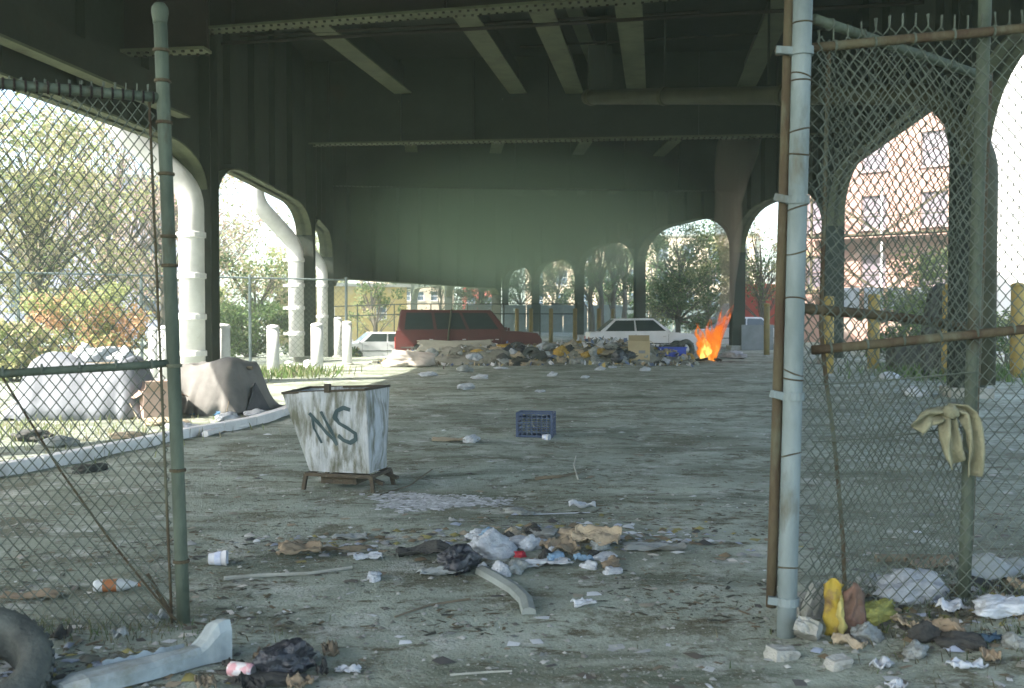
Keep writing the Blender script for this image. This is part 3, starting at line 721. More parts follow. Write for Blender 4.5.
def cup(label, p, r, h, m, rot):
    o = local_thing('plastic_cup', label, 'cup', p, 0); o.rotation_euler = rot
    part(MB().lathe([(r * .72, 0), (r * .74, .004), (r, h), (r * 1.05, h), (r * 1.05, h + .006), (r * .96, h), (r * .70, .008)], 16), 'wall', m, o, smooth=True)
    part(MB().lathe([(r * .85, h * .35), (r * .955, h * .7)], 16, Matrix.Scale(1.01, 4)), 'print_band', mat('pale_blue_print', (.38, .44, .58), (.55, .58, .62), .5, 9.0, bump=0), o)
cup_m = mat('white_foam_cup', (.47, .50, .53), (.38, .40, .42), .6, 5.0, bump=.05)
cup('white cup tipped over on the dirt beside the ball capped post', G(209, 566) + zu * .045, .05, .11, cup_m, (R(88), 0, R(98)))
cup('small white cup lying in front of the blue lattice crate', G(543, 440) + zu * .04, .045, .09, cup_m, (R(92), 0, R(60)))
blob('rubbish_bag', 'torn black rubbish bag slumped in the dirt near the pink can', 'bag', G(290, 672), (.22, .17, .20), black_plastic, 5, rz=.3)
blob('dark_garment', 'dark crumpled garment lying flat beside the torn black bag', 'garment', G(255, 680), (.34, .16, .07), dark_cloth, 3, rz=2.9)
sheet('yellow_wrapper', 'yellow wrapper under the torn black bag', 'wrapper', G(281, 676) + zu * .03, .10, .06, mat('yellow_wrap', (.45, .37, .06), (.35, .3, .06), .5, 8.0, bump=.1), .3, .03, 4)
sheet('white_napkin', 'crumpled white paper to the side of the torn black bag', 'paper', G(348, 673), .14, .07, white_plastic, -.1, .035, 5)
sheet('cardboard_scrap', 'flat grey brown cardboard strip lying behind the left gate mesh', 'cardboard', G(30, 598), .42, .16, cardboard, .15, .03, 9)
sheet('crumpled_paper', 'crumpled pale paper wedged between the tyre and the gate mesh', 'paper', G(18, 640), .2, .14, white_plastic, .2, .06, 12)
sheet('crumpled_paper', 'pale scrap of foil at the foot of the ball capped post', 'paper', G(160, 622), .14, .12, grey_plastic, 1.2, .06, 13)
blob('dark_garment', 'black sodden cloth on the dirt below the sunlit kerb', 'garment', G(88, 472), (.38, .2, .13), dark_cloth, 1)
def stick(label, pts, r, m=old_wood, name='stick', cat='stick'):
    return tag(MB().tube([p + zu * r * .8 for p in pts], [r * (1 - .3 * k / (len(pts) - 1)) for k in range(len(pts))], 6).build(name, m), label, cat)
pale_stick = mat('pale_stick', (.36, .37, .32), (.26, .26, .22), .9, 8.0, bump=.2)
stick('long pale stick lying on the dirt beyond the tipped white cup', [G(224, 580), G(262, 577), G(310, 575), G(352, 569)], .014, pale_stick)
stick('short pale stick standing out of the dirt beyond the rubbish patch', [G(578, 480), G(574, 472) + zu * .06, G(576, 468) + zu * .12], .010, pale_stick)
stick('thin dark branch on the dirt beside the bent grey strip', [G(470, 600), G(430, 606), G(395, 618)], .008)
stick('thin pale stick on bare ground at the foot of the picture', [G(450, 676), G(490, 673), G(512, 672)], .006, pale_stick)
stick('thin white rod on the dirt beyond the rubbish patch', [G(533, 515), G(560, 514), G(590, 513)], .006, white_plastic)

# ------------------------------------------------------------------ rubbish patch in the middle
blob('rubbish_bag', 'black plastic bag in the rubbish patch next to the bent grey strip', 'bag', G(459, 570), (.30, .22, .20), black_plastic, 4, rz=1.0)
sheet('dark_garment', 'spread black garment trailing from the rubbish patch', 'garment', G(425, 556), .46, .20, dark_cloth, .1, .08, 21)
blob('white_bag', 'largest crumpled white bag in the rubbish patch, behind the black bag', 'bag', G(494, 556), (.30, .22, .19), white_plastic, 0, rz=.4)
blob('white_bag', 'flattened white bag in the rubbish patch between larger bag and cardboard', 'bag', G(527, 545), (.26, .18, .10), white_plastic, 3, rz=.1)
sheet('cardboard_scrap', 'torn cardboard with a raised corner at the end of the rubbish patch', 'cardboard', G(596, 546), .42, .22, tan_cloth, -.25, .10, 22, .25)
sheet('cardboard_scrap', 'bent tan cardboard in the middle of the rubbish patch', 'cardboard', G(560, 555), .30, .20, cardboard, .5, .09, 23, .15)
sheet('crumpled_paper', 'pale sheet of plastic in front of the rubbish patch', 'plastic', G(545, 566), .42, .16, white_plastic, .1, .05, 24)
sheet('crumpled_paper', 'grey plastic sheet lying at the black bag\'s foot', 'plastic', G(440, 575), .34, .12, grey_plastic, .2, .05, 25)
blob('food_tub', 'small white tub beside the top of the bent grey strip', 'tub', G(501, 575), (.12, .11, .08), white_plastic, 2)
blob('food_tub', 'tiny pale carton on its own beside the rubbish patch cardboard', 'carton', G(612, 573), (.11, .08, .06), white_plastic, 1)
blob('red_wrapper', 'small red wrapper in the middle of the rubbish patch', 'wrapper', G(520, 557), (.08, .06, .06), red_plastic, 1)
sheet('blue_wrapper', 'pale blue wrapper in the front of the rubbish patch', 'wrapper', G(583, 562), .16, .09, mat('pale_blue_film', (.20, .32, .42), (.16, .25, .33), .5, 6.0, bump=.1), .2, .05, 26)
blob('grey_bundle', 'grey wet bundle at the back of the rubbish patch', 'bundle', G(547, 536), (.24, .14, .08), grey_plastic, 1)
blob('tan_bundle', 'tan cloth bundle in the rubbish patch beside the bent cardboard', 'bundle', G(576, 540), (.22, .16, .11), tan_cloth, 5)
for k in range(30):
    px, py = 478 + rnd.random() * 140, 530 + rnd.random() * 42
    m = (white_plastic, grey_plastic, tan_cloth, cardboard, white_plastic, dark_cloth, MATS['pale_blue_film'])[k % 7]; w_ = rnd.uniform(.07, .17)
    blob('small_rubbish', 'small crumpled piece heaped in the middle rubbish patch', 'rubbish', G(px, py), (w_, w_ * .7, w_ * rnd.uniform(.4, .7)), m, k % 6, 'small pieces in the middle rubbish patch')
def bent_strip():
    P = [G(482, 574), G(500, 584), G(516, 594), G(526, 604), G(529, 616)]; o = MB()
    vs = []
    prof = [(-.042, 0), (-.036, .03), (0, .042), (.036, .03), (.042, 0)]
    for i, p in enumerate(P):
        t = (P[min(i + 1, 4)] - P[max(i - 1, 0)]); t.z = 0; t.normalize(); s_ = Vector((t.y, -t.x, 0)); k = 1.15 - .05 * i
        vs += [p + s_ * a * k + zu * (z * k + .008) for a, z in prof]
    o.add(vs, [(i * 5 + j, i * 5 + j + 1, i * 5 + j + 6, i * 5 + j + 5) for i in range(4) for j in range(4)] + [tuple(range(5)), tuple(20 + j for j in range(5)), (0, 5, 10, 15, 20, 24, 19, 14, 9, 4)])
    tag(o.build('bent_trim', mat('grey_green_trim', (.23, .26, .24), (.17, .19, .17), .6, 6.0, bump=.1), None, smooth=False), 'bent grey metal trim strip curving out of the rubbish patch', 'trim')
bent_strip()
sheet('cardboard_scrap', 'long flattened brown cardboard beside the rubbish patch, towards the ball capped post', 'cardboard', G(300, 556), .36, .22, cardboard, .25, .08, 30, .1)
sheet('dark_board', 'thin dark board lying between the flattened cardboard and rubbish patch', 'board', G(345, 552), .5, .05, old_wood, .12, .04, 31)
sheet('crumpled_paper', 'pale paper on the dirt beside the flattened brown cardboard', 'paper', G(368, 560), .24, .10, white_plastic, .1, .05, 32)
blob('paper_ball', 'white paper ball on the dirt in front of the flattened cardboard', 'paper', G(374, 580), (.09, .08, .07), white_plastic, 5)
sheet('crumpled_paper', 'pale newspaper sheet beyond the long pale stick', 'paper', G(350, 540), .3, .14, grey_plastic, .05, .05, 33)
blob('grey_bundle', 'grey rag bundle on the dirt between the hopper and the rubbish patch', 'bundle', G(515, 513), (.25, .15, .07), grey_plastic, 3)
sheet('crumpled_paper', 'flat pale packet on the dirt between the crate and the rubbish patch cardboard', 'packet', G(582, 508), .28, .14, white_plastic, .0, .06, 34)
sheet('crumpled_paper', 'white folded paper on open ground to one side of the bent strip', 'paper', G(584, 606), .16, .08, white_plastic, .3, .04, 35)
sheet('pale_debris', 'pale spilled packaging on the dirt beside the torn cardboard', 'packaging', G(655, 550), .55, .2, grey_plastic, .05, .05, 36)
sheet('pale_debris', 'brown torn paper on the dirt between the hopper and crate', 'packaging', G(455, 442), .75, .2, tan_cloth, .03, .06, 37)
blob('white_bag', 'little white bag on the dirt beside the brown torn paper', 'bag', G(472, 442), (.22, .16, .12), white_plastic, 4)
blob('white_bag', 'small white carrier bag on open ground in front of the far heap', 'bag', G(467, 389), (.36, .25, .20), white_plastic, 1)
stick('dark flat branch on the dirt beyond the rubbish patch cardboard', [G(535, 480), G(560, 478), G(580, 474)], .02)
stick('brown twig on open ground by the thin dark branch', [G(380, 496), G(410, 486), G(432, 470)], .008)

# ash and paper flakes, small scraps, pebbles, leaves: too many to count
def scatter(name, n, gen, cols, seed, thick=True):
    rg = np.random.default_rng(seed); co = np.zeros((n * 5, 3)); cl = np.zeros((n * 5, 3)); q = []
    pal = np.array(cols)
    for i in range(n):
        x, y, s, asp, hh = gen(rg); a = rg.uniform(0, 6.283); c, s_ = math.cos(a), math.sin(a); z = gz(x, y)
        dx, dy = s * .5, s * .5 * asp; tx, ty = rg.uniform(-.3, .3, 2) * s
        pts = [(-dx, -dy), (dx, -dy * rg.uniform(.5, 1)), (dx * rg.uniform(.6, 1), dy), (-dx * rg.uniform(.5, 1), dy)]
        for k, (u, v) in enumerate(pts): co[i * 5 + k] = (x + u * c - v * s_, y + u * s_ + v * c, z + .002 + rg.uniform(0, hh * .4))
        co[i * 5 + 4] = (x + tx * .3, y + ty * .3, z + hh)
        col = pal[rg.integers(len(pal))] * rg.uniform(.7, 1.15); cl[i * 5:i * 5 + 5] = col
        b = i * 5; q += [(b, b + 1, b + 4), (b + 1, b + 2, b + 4), (b + 2, b + 3, b + 4), (b + 3, b, b + 4)]
    return kind(fast_mesh(name, co, np.array(q), scrapm, cl), 'stuff')
def perspective_pick(rg, y0, y1, lo, hi):
    y = y0 * (y1 / y0) ** rg.uniform(); x = rg.uniform(-.54, .54) * y
    s = lo * (hi / lo) ** (rg.uniform() ** 1.8); return x, y, s
def g_scrap(rg):
    x, y, s = perspective_pick(rg, 4.0, 34, .010, .10); s *= 1 + y * .014; return x, y, s, rg.uniform(.2, .9), s * rg.uniform(.04, .22)
scatter('litter_scraps', 2400, g_scrap, [(.55, .58, .58), (.42, .44, .42), (.3, .28, .22), (.24, .2, .14), (.12, .11, .09), (.2, .22, .2), (.5, .48, .42), (.09, .09, .085)], 3)
def g_peb(rg):
    x, y, s = perspective_pick(rg, 3.8, 24, .008, .04); return x, y, s, rg.uniform(.6, 1), s * .5
scatter('pebbles', 7000, g_peb, [(.33, .34, .31), (.24, .25, .22), (.15, .15, .13), (.4, .4, .36)], 4)
def g_leaf(rg):
    
    while True:
        x, y, s = perspective_pick(rg, 4, 30, .02, .09)
        if noise.noise(Vector((x * .8, y * .8, 3))) > .02: break
    return x, y, s, rg.uniform(.12, .4), s * .1
scatter('dead_leaves_and_twigs', 7500, g_leaf, [(.085, .08, .055), (.12, .10, .06), (.06, .065, .05), (.16, .13, .08)], 5)
rg_c = G(432, 502)
def g_ash(rg):
    a = rg.uniform(0, 6.283); r = math.sqrt(rg.uniform()) ** 1.0; k = 1 + .35 * math.sin(a * 3 + 1); s = rg.uniform(.015, .07)
    return rg_c.x + .52 * r * k * math.cos(a) + rg.normal(0, .06), rg_c.y + .36 * r * k * math.sin(a) + rg.normal(0, .05), s, rg.uniform(.5, 1), s * .12
scatter('white_ash_flakes', 1500, g_ash, [(.52, .54, .55), (.42, .44, .44), (.33, .35, .34)], 6)
def g_patch(rg):
    cx, cy, sx, sy = [(.05, 7.35, .95, .42), (1.0, 7.1, .6, .3), (-1.3, 7.0, .7, .25), (-2.0, 4.35, .5, .22), (3.0, 4.75, .9, .45), (2.2, 5.0, .5, .3)][rg.integers(6)]
    s = .012 * 8 ** rg.uniform(); return cx + rg.normal(0, sx * .6), cy + rg.normal(0, sy * .75), s, rg.uniform(.2, 1), s * rg.uniform(.05, .4)
scatter('rubbish_patch_scraps', 1500, g_patch, [(.5, .53, .53), (.36, .37, .35), (.28, .24, .17), (.2, .16, .1), (.08, .08, .075), (.14, .14, .11), (.3, .27, .1), (.3, .34, .4)], 7)

# ------------------------------------------------------------------ foreground right: rubbish under the fence
def chunk(label, p, size, rot, m=concrete):
    bm = bmesh.new(); bmesh.ops.create_cube(bm, size=1.0); bmesh.ops.subdivide_edges(bm, edges=bm.edges, cuts=5, use_grid_fill=True)
    for v in bm.verts:
        q = v.co.copy(); r_ = q.normalized() * .62; q = q * .72 + r_ * .28; q *= 1 + .22 * noise.noise(q * 2.1 + p * 3) + .10 * noise.noise(q * 6 + p)
        v.co = Vector((q.x * size[0], q.y * size[1], q.z * size[2]))
    me = bpy.data.meshes.new('concrete_chunk'); bm.to_mesh(me); bm.free(); me.materials.append(m); o = bpy.data.objects.new('concrete_chunk', me); sc.collection.objects.link(o)
    o.location = p; o.rotation_euler = rot; return tag(o, label, 'concrete')
chunk('long concrete chunk leaning against the foot of the thick gate post', G(808, 642) + zu * .06, (.11, .24, .08), (R(-28), R(10), R(-25)))
chunk('flat concrete chunk in the dirt in front of the thick gate post', G(782, 658) + zu * .02, (.13, .10, .06), (0, R(6), R(20)))
chunk('upright concrete chunk between the thick gate post and yellow sack', G(815, 618) + zu * .08, (.09, .07, .2), (R(12), R(14), R(10)))
chunk('small concrete chunk behind the thick gate post', G(800, 612) + zu * .04, (.12, .08, .09), (0, R(-12), R(35)))
chunk('grey stone half buried in front of the yellow sack', G(838, 667) + zu * .015, (.11, .07, .06), (.1, 0, .4))
ysk = mat('yellow_sack', (.36, .27, .035), (.24, .17, .028), .7, 5.0, bump=.2, bscale=20, c3=(.14, .09, .05), s3=5, lo3=.48, hi3=.60)
sk = thing('yellow_sack', 'torn yellow sack with a dark red brown side, slumped by the concrete chunks', 'sack', G(842, 632))
pk = G(842, 632)
def sk_fn(cx, w0, w1, h, dep, ph):
    def fn(u, v):
        a = (u - .5) * 2; w = w0 + (w1 - w0) * v
        return Vector((cx + a * w / 2 + .02 * noise.noise(Vector((v * 4, ph, u * 2))), -dep * math.cos(a * 1.4) * (1 - .4 * v) + .025 * noise.noise(Vector((u * 4, v * 4, ph))), v * h * (1 + .05 * math.sin(u * 6 + ph)) - .01 - .06 * v * abs(a)))
    return fn
for nm, args, m in (('front_panel', (-.045, .09, .10, .30, .05, 1.0), ysk), ('brown_panel', (.05, .16, .10, .27, .03, 3.0), mat('red_brown_sack', (.15, .08, .055), (.10, .075, .055), .8, 6.0, bump=.3, bscale=30)), ('torn_flap', (-.02, .05, .045, .20, .085, 5.0), mat('pale_yellow_sack', (.38, .34, .12), (.3, .26, .08), .7, 6.0, bump=.1))):
    p_ = MB().grid(sk_fn(*args), 12, 16).build(nm, m, None, smooth=True, solid=.006); p_.location = pk; put(p_, sk)
blob('yellow_leaves', 'clump of yellow green packaging beside the torn yellow sack', 'packaging', G(878, 618), (.22, .15, .13), mat('yellow_green_stuff', (.28, .28, .07), (.18, .19, .06), .8, 9.0, bump=.5, bscale=25), 5)
blob('white_bag', 'large white crumpled bag pressed behind the fence mesh', 'bag', PB(.62, .02) + Vector((0, .16, -.04)), (.36, .2, .20), white_plastic, 4, rz=.2)
sheet('crumpled_paper', 'white crumpled paper on the mound below the large white bag', 'paper', G(953, 612), .19, .12, white_plastic, .5, .06, 41)
blob('white_bag', 'white plastic bag lying on the mound beside the blue scrap', 'bag', G(1006, 612), (.30, .18, .14), white_plastic, 3, rz=.3)
sheet('crumpled_paper', 'white crumpled tissue on bare dirt below the mound', 'paper', G(882, 669), .13, .09, white_plastic, .7, .05, 42)
sheet('crumpled_paper', 'flat white paper plate lying at the edge of the mound', 'paper', G(966, 670), .2, .09, white_plastic, .1, .05, 43)
sheet('crumpled_paper', 'small white tissue at the front edge by the crumpled tissue', 'paper', G(896, 690), .10, .07, white_plastic, .3, .05, 44)
sheet('plastic_sheeting', 'pale plastic sheeting spread behind the fence on the mound', 'plastic', Vector((2.85, 5.6, gz(2.85, 5.6))), .9, .3, grey_plastic, .05, .14, 45)
sheet('blue_scrap', 'dark blue scrap of tarpaulin on the mound', 'tarpaulin', G(990, 640), .14, .09, mat('dark_blue_scrap', (.03, .06, .09), (.02, .04, .06), .6, 6.0, bump=.2), .2, .05, 46)
blob('tan_bundle', 'tan cloth bundle behind the torn yellow sack', 'bundle', G(838, 600), (.30, .16, .15), tan_cloth, 1)
blob('dark_garment', 'dark cloth between the large white bag and tan bundle', 'garment', G(905, 590), (.20, .12, .10), dark_cloth, 3)
sheet('cardboard_scrap', 'limp brown cardboard lying along the mound beyond the fence', 'cardboard', Vector((2.75, 6.4, gz(2.75, 6.4))), .5, .2, cardboard, .1, .06, 47)
stick('dark plank beyond the fence, on the dirt behind the mound', [Vector((2.4, 6.55, gz(2.4, 6.55))), Vector((3.1, 6.6, gz(3.1, 6.6)))], .03)
for k, (px, py, lbl) in enumerate(((915, 396, 'white bag on the dirt in front of the tall yellow guard post'), (955, 376, 'white crumpled bag at the foot of the tall yellow guard post'), (890, 380, 'pale bag near the stubby dark block'), (985, 378, 'white paper beside the riveted column seen through the mesh'))):
    blob('white_bag', lbl, 'bag', G(px, py), (.5, .35, .2), white_plastic, k)

for k in range(16):
    px, py = [(868, 640), (905, 628), (925, 640), (1000, 575), (1015, 640), (858, 600), (895, 606), (930, 585), (870, 585), (1018, 590), (960, 645), (990, 660), (915, 655), (850, 648), (975, 590), (945, 632)][k]
    m = (grey_plastic, tan_cloth, dark_cloth, cardboard)[k % 4]
    if k % 2: sheet('soiled_paper', 'soiled scrap among the rubbish under the chain link fence', 'scrap', G(px, py), rnd.uniform(.1, .26), rnd.uniform(.07, .14), m, rnd.uniform(0, 3), .06, 60 + k, group='soiled scraps under the fence')
    else: blob('soiled_bundle', 'soiled bundle among the rubbish under the chain link fence', 'bundle', G(px, py), (rnd.uniform(.1, .22), rnd.uniform(.08, .14), rnd.uniform(.05, .1)), m, k % 6, 'soiled bundles under the fence')
for k in range(10):
    px, py = [(236, 672), (262, 660), (310, 662), (322, 676), (205, 690), (250, 690), (300, 690), (120, 640), (60, 640), (330, 655)][k]
    m = (dark_cloth, cardboard, grey_plastic, dark_cloth, old_wood)[k % 5]
    sheet('soiled_paper', 'soiled dark scrap lying around the torn black bag and moulding', 'scrap', G(px, py), rnd.uniform(.1, .24), rnd.uniform(.06, .12), m, rnd.uniform(0, 3), .06, 90 + k, group='soiled scraps around the black bag')
# ------------------------------------------------------------------ weeds
def weeds(name, label, cx, cy, rx, ry, n, h, cols, seed):
    rg = np.random.default_rng(seed); co = []; cl = []; q = []
    for i in range(n):
        x, y = cx + rg.normal(0, rx * .5), cy + rg.normal(0, ry * .5); z = gz(x, y); a = rg.uniform(0, 6.28); hh = h * rg.uniform(.4, 1.1); w = .012 * h / .2 * rg.uniform(.6, 1.4)
        l = rg.normal(0, .35, 2) * hh; b = len(co); c = np.array(cols[rg.integers(len(cols))]) * rg.uniform(.7, 1.2)
        co += [(x - w * math.cos(a), y - w * math.sin(a), z - .01), (x + w * math.cos(a), y + w * math.sin(a), z - .01), (x + l[0] * .5 + w * .8 * math.cos(a), y + l[1] * .5 + w * .8 * math.sin(a), z + hh * .6), (x + l[0], y + l[1], z + hh)]
        cl += [c] * 4; q.append((b, b + 1, b + 2, b + 3))
    o = fast_mesh(name, np.array(co), np.array(q), leafm, np.array(cl)); o['label'] = label; return kind(o, 'stuff')
gr = [(.10, .13, .05), (.16, .17, .08), (.20, .18, .10), (.07, .10, .04)]
weeds('dry_grass', 'matted dry grass on the mound by the fence', 3.0, 4.95, 1.3, .75, 2600, .055, [(.12, .13, .07), (.16, .15, .09), (.09, .09, .06), (.08, .12, .05)], 2)
weeds('dry_grass', 'thin dry grass along the left gate leaf', -2.2, 5.0, 1.0, .35, 600, .045, [(.12, .13, .07), (.16, .15, .09), (.08, .12, .05)], 12)
weeds('weeds', 'sunlit weeds between the kerb and tents', -7.3, 13.6, 2.6, 2.2, 1500, .13, [(.22, .25, .12), (.30, .28, .18), (.16, .2, .08)], 8)
weeds('weeds', 'weeds by the tall yellow guard post', 12.2, 27.0, 2.0, 2.6, 2500, .35, [(.10, .17, .05), (.14, .2, .07), (.07, .12, .04)], 9)
weeds('weeds', 'weeds around the second left column', -6.4, 27.5, 1.6, 2.0, 900, .3, [(.16, .24, .08), (.12, .18, .06), (.25, .25, .14)], 10)

# ------------------------------------------------------------------ sunlit left: kerb, tents, posts
kb = thing('kerb', 'pale sunlit concrete kerb curving along the edge of the shaded dirt', 'kerb', G(120, 455))
KP = [Vector((-6.6, 5.2, 0)), Vector((-5.9, 8.0, 0)), Vector((-5.35, 9.8, 0)), Vector((-4.7, 12.1, 0)), Vector((-4.1, 14.0, 0)), Vector((-3.7, 16.6, 0)), Vector((-3.9, 19.5, 0))]
def cat(P, t):
    k = t * (len(P) - 1); i = min(int(k), len(P) - 2); f = k - i
    p0, p1, p2, p3 = P[max(i - 1, 0)], P[i], P[i + 1], P[min(i + 2, len(P) - 1)]
    return .5 * ((2 * p1) + (p2 - p0) * f + (2 * p0 - 5 * p1 + 4 * p2 - p3) * f * f + (3 * p1 - p0 - 3 * p2 + p3) * f ** 3)
nk = 15
for k in range(nk):
    a, b = cat(KP, (k + .012) / nk), cat(KP, (k + .988) / nk); a.z = gz(a.x, a.y) + .03; b.z = gz(b.x, b.y) + .03
    MB().beam(a, b, .15, .19).build('kerb_stone', white_paint, kb, bevel=.012)
def tent(label, c, w, d, h, m, seed, rz=0.0, open_side=0):
    o = local_thing('tarp_shelter', label, 'tent', Vector((c.x, c.y, gz(c.x, c.y))), rz)
    def fn(u, v):
        a, b = (u - .5) * 2, (v - .5) * 2
        prof = min(1.0, 1.25 * (1 - abs(b) ** 2.2)) * min(1.0, 1.35 * (1 - abs(a) ** 3.2))
        sag = .10 * math.sin(a * 4.5 + seed) * (1 - abs(b))
        z = h * max(prof, 0) ** .8 * (1 + .10 * noise.noise(Vector((a * 1.3 + seed, b * 1.3, 0)))) - sag * h
        fold = .045 * math.sin(a * 13 + 3 * noise.noise(Vector((a * 3, b, seed)))) * (1 - prof) + .07 * noise.noise(Vector((a * 4, b * 4, seed + 2))) + .05 * (abs(noise.noise(Vector((a * 2.5, b * 2.5, seed + 8)))) - .2)
        return Vector((a * w / 2 * (1 + .06 * noise.noise(Vector((b * 2, seed, 0)))), b * d / 2 + fold, max(z + fold * .5, -.02)))
    part(MB().grid(fn, 44, 34), 'tarpaulin', m, o, smooth=True, solid=.012)
    part(MB().tube([Vector((-w * .42, 0, h * .9)), Vector((w * .42, 0, h * .93))], .03, 8), 'ridge_pole', old_wood, o)
    ff = MB().prism([(w * .50, -d * .30, .0), (w * .47, -d * .05, h * .62), (w * .50, d * .2, .0)], (0, 0, 0), (.02, 0, 0))
    part(ff, 'opening_shade_panel', mat('opening_shade', (.05, .052, .055), (.08, .08, .085), .9, 4.0, bump=.2), o)  # dark sheet stands in for the shade inside the shelter's open end
    for s_ in (-1, 1): part(MB().tube([Vector((s_ * w * .4, -d * .42, h * .3)), Vector((s_ * w * .55, -d * .75, .01))], .008, 5), 'guy_rope', tan_cloth, o)
    return o
tarp_b = mat('blue_grey_tarp', (.18, .195, .215), (.13, .14, .155), .75, 2.5, bump=.25, bscale=8)
tarp_t = mat('tan_grey_tarp', (.17, .165, .15), (.115, .11, .10), .8, 2.0, bump=.25, bscale=8)
tent('low blue grey tarpaulin shelter among the sunlit weeds, bags on top', Vector((-6.95, 16.4, 0)), 2.15, 1.7, .92, tarp_b, 1.0, R(4))
tent('tan grey tarpaulin shelter with a dark panel for its shaded side, beside the white drain pipe', Vector((-5.05, 17.1, 0)), 1.6, 1.7, .78, tarp_t, 3.0, R(-14))
for k, (px, py, s_) in enumerate(((84, 352, .62), (104, 350, .7), (122, 353, .5), (96, 346, .4))):
    p = W(px, py, 16.9); blob('white_sack', 'bulging white sack piled on top of the blue grey shelter', 'sack', Vector((p.x, p.y, p.z - .22)), (s_, s_ * .8, s_ * .6), white_plastic, k, 'white sacks on the shelter')
open_box('cardboard_box', 'open cardboard box between the two tarpaulin shelters', Vector((-5.62, 15.9, gz(-5.62, 15.9))), (.55, .5, .42), mat('pink_card', (.45, .33, .27), (.36, .26, .2), .9, 4.0, bump=.1), R(30))
litter_l = [(196, 405, .5, .22, 'tan'), (212, 414, .7, .2, 'blue'), (228, 420, .5, .12, 'white'), (150, 412, .5, .3, 'white'), (165, 425, .6, .15, 'tan'), (236, 424, .4, .1, 'grey'), (182, 430, .5, .12, 'white'), (30, 440, .6, .2, 'dark'), (60, 446, .45, .12, 'grey'), (205, 432, .55, .1, 'tan'), (255, 416, .5, .14, 'white'), (132, 438, .4, .12, 'tan')]
desc = {'tan': (tan_cloth, 'tan cloth bundle'), 'blue': (mat('sky_blue_cloth', (.12, .26, .42), (.09, .2, .33), .8, 5.0, bump=.2), 'bright blue cloth'), 'white': (white_plastic, 'white plastic bag'), 'grey': (grey_plastic, 'grey plastic bag'), 'dark': (dark_cloth, 'dark cloth heap')}
for k, (px, py, w, h, c) in enumerate(litter_l):
    m, nm = desc[c]; blob('camp_rubbish', nm + ' in the sunlit rubbish before the tarpaulin shelters', 'rubbish', G(px, py), (w, w * .7, h), m, k % 6, 'rubbish before the tarpaulin shelters')
stick('pale plank lying along the end of the kerb before the tan shelter', [G(205, 437), G(226, 431), G(246, 428)], .05, white_paint, 'plank', 'plank')
def guard_post(label, px, py, d, r, m, group, cap=True):
    b = W(px, py, d); x, y = b.x, b.y; z0 = gz(x, y) - .1; h = W(px, py, d).z
    o = local_thing('guard_post', label, 'bollard', (x, y, z0), 0, group)
    part(MB().lathe([(r, 0), (r * 1.0, h * .5), (r * .98, h - z0 - .06)], 14), 'shaft', m, o, smooth=True)
    part(MB().lathe([(r * 1.06, h - z0 - .06), (r * 1.06, h - z0 - .03), (r * .8, h - z0 + .02), (.002, h - z0 + .04)], 14), 'cap', m, o, smooth=True)
    part(MB().lathe([(r * 1.5, 0), (r * 1.45, .13), (r * 1.02, .16)], 14), 'footing', concrete, o)
for px, py, d, r, lb in ((153, 328, 25.5, .12, 'slim white guard post on the street side of the first left drain pipe'), (163, 327, 24.6, .13, 'white guard post close beside the first left drain pipe'), (222, 325, 24.8, .20, 'widest white guard post, next to the first left column'), (273, 326, 27.5, .17, 'white guard post between the first two left columns'), (317, 324, 29.0, .18, 'white guard post just past the second left drain pipe'), (347, 322, 33.0, .16, 'white guard post beside the white hatchback'), (338, 318, 40.0, .16, 'farthest white guard post, beyond the one by the hatchback')):
    guard_post(lb, px, py, d, r, white_paint, 'white guard posts by the left columns')
for px, py, d, r in ((289, 362, 30.5, .14), (308, 361, 30.8, .14)):
    guard_post('low white stub post at the foot of the second left column', px, py, d, r, white_paint, 'low stub posts by the second left column')
for px, py, d, r in ((829, 297, 27.5, .14), (874, 295, 29.5, .17), (1018, 284, 25.0, .16)):
    guard_post('worn yellow guard post in the row before the brick building', px, py, d, r, yellow_paint, 'yellow guard posts on the right')
guard_post('tallest yellow guard post, with a dark slab against its side', 951, 285, 26.0, .21, yellow_paint, None)
for px, d in ((517, 60), (531, 58), (551, 57), (575, 56), (599, 55), (613, 72), (767, 40)):
    guard_post('yellow guard post standing before the far arches', px, 309 if d > 45 else 304, d, .12, mat('darker_yellow_paint', (.20, .16, .06), (.15, .12, .05), .8, 3.0, bump=.1), 'yellow guard posts before the far arches')  # far posts get a darker yellow than the near ones
p = W(935, 284, 26.4)
sl = MB(); sl.prism([(-.32, 0, -.1), (.3, 0, -.1), (.3, 0, 2.45), (.1, 0, 2.5), (-.12, 0, 2.3), (-.30, 0, 1.4)], (0, -.15, 0), (0, .3, 0))
sl = sl.build('dark_slab', mat('coarse_dark_grey', (.035, .035, .032), (.05, .05, .042), .9, 4.0, bump=.3), None, bevel=.03); sl.location = (p.x, p.y, gz(p.x, p.y))  # plain dark grey, shared with the stubby block
tag(sl, 'tall dark slab with a sloping edge against the tallest yellow guard post', 'slab')
b_ = MB().box((0, 0, .38), (.95, .7, .95)).build('dark_block', MATS['coarse_dark_grey'], None, bevel=.05); q_ = G(925, 374); b_.location = (q_.x - .4, q_.y + .3, q_.z); tag(b_, 'stubby dark block standing before the brick building', 'block')

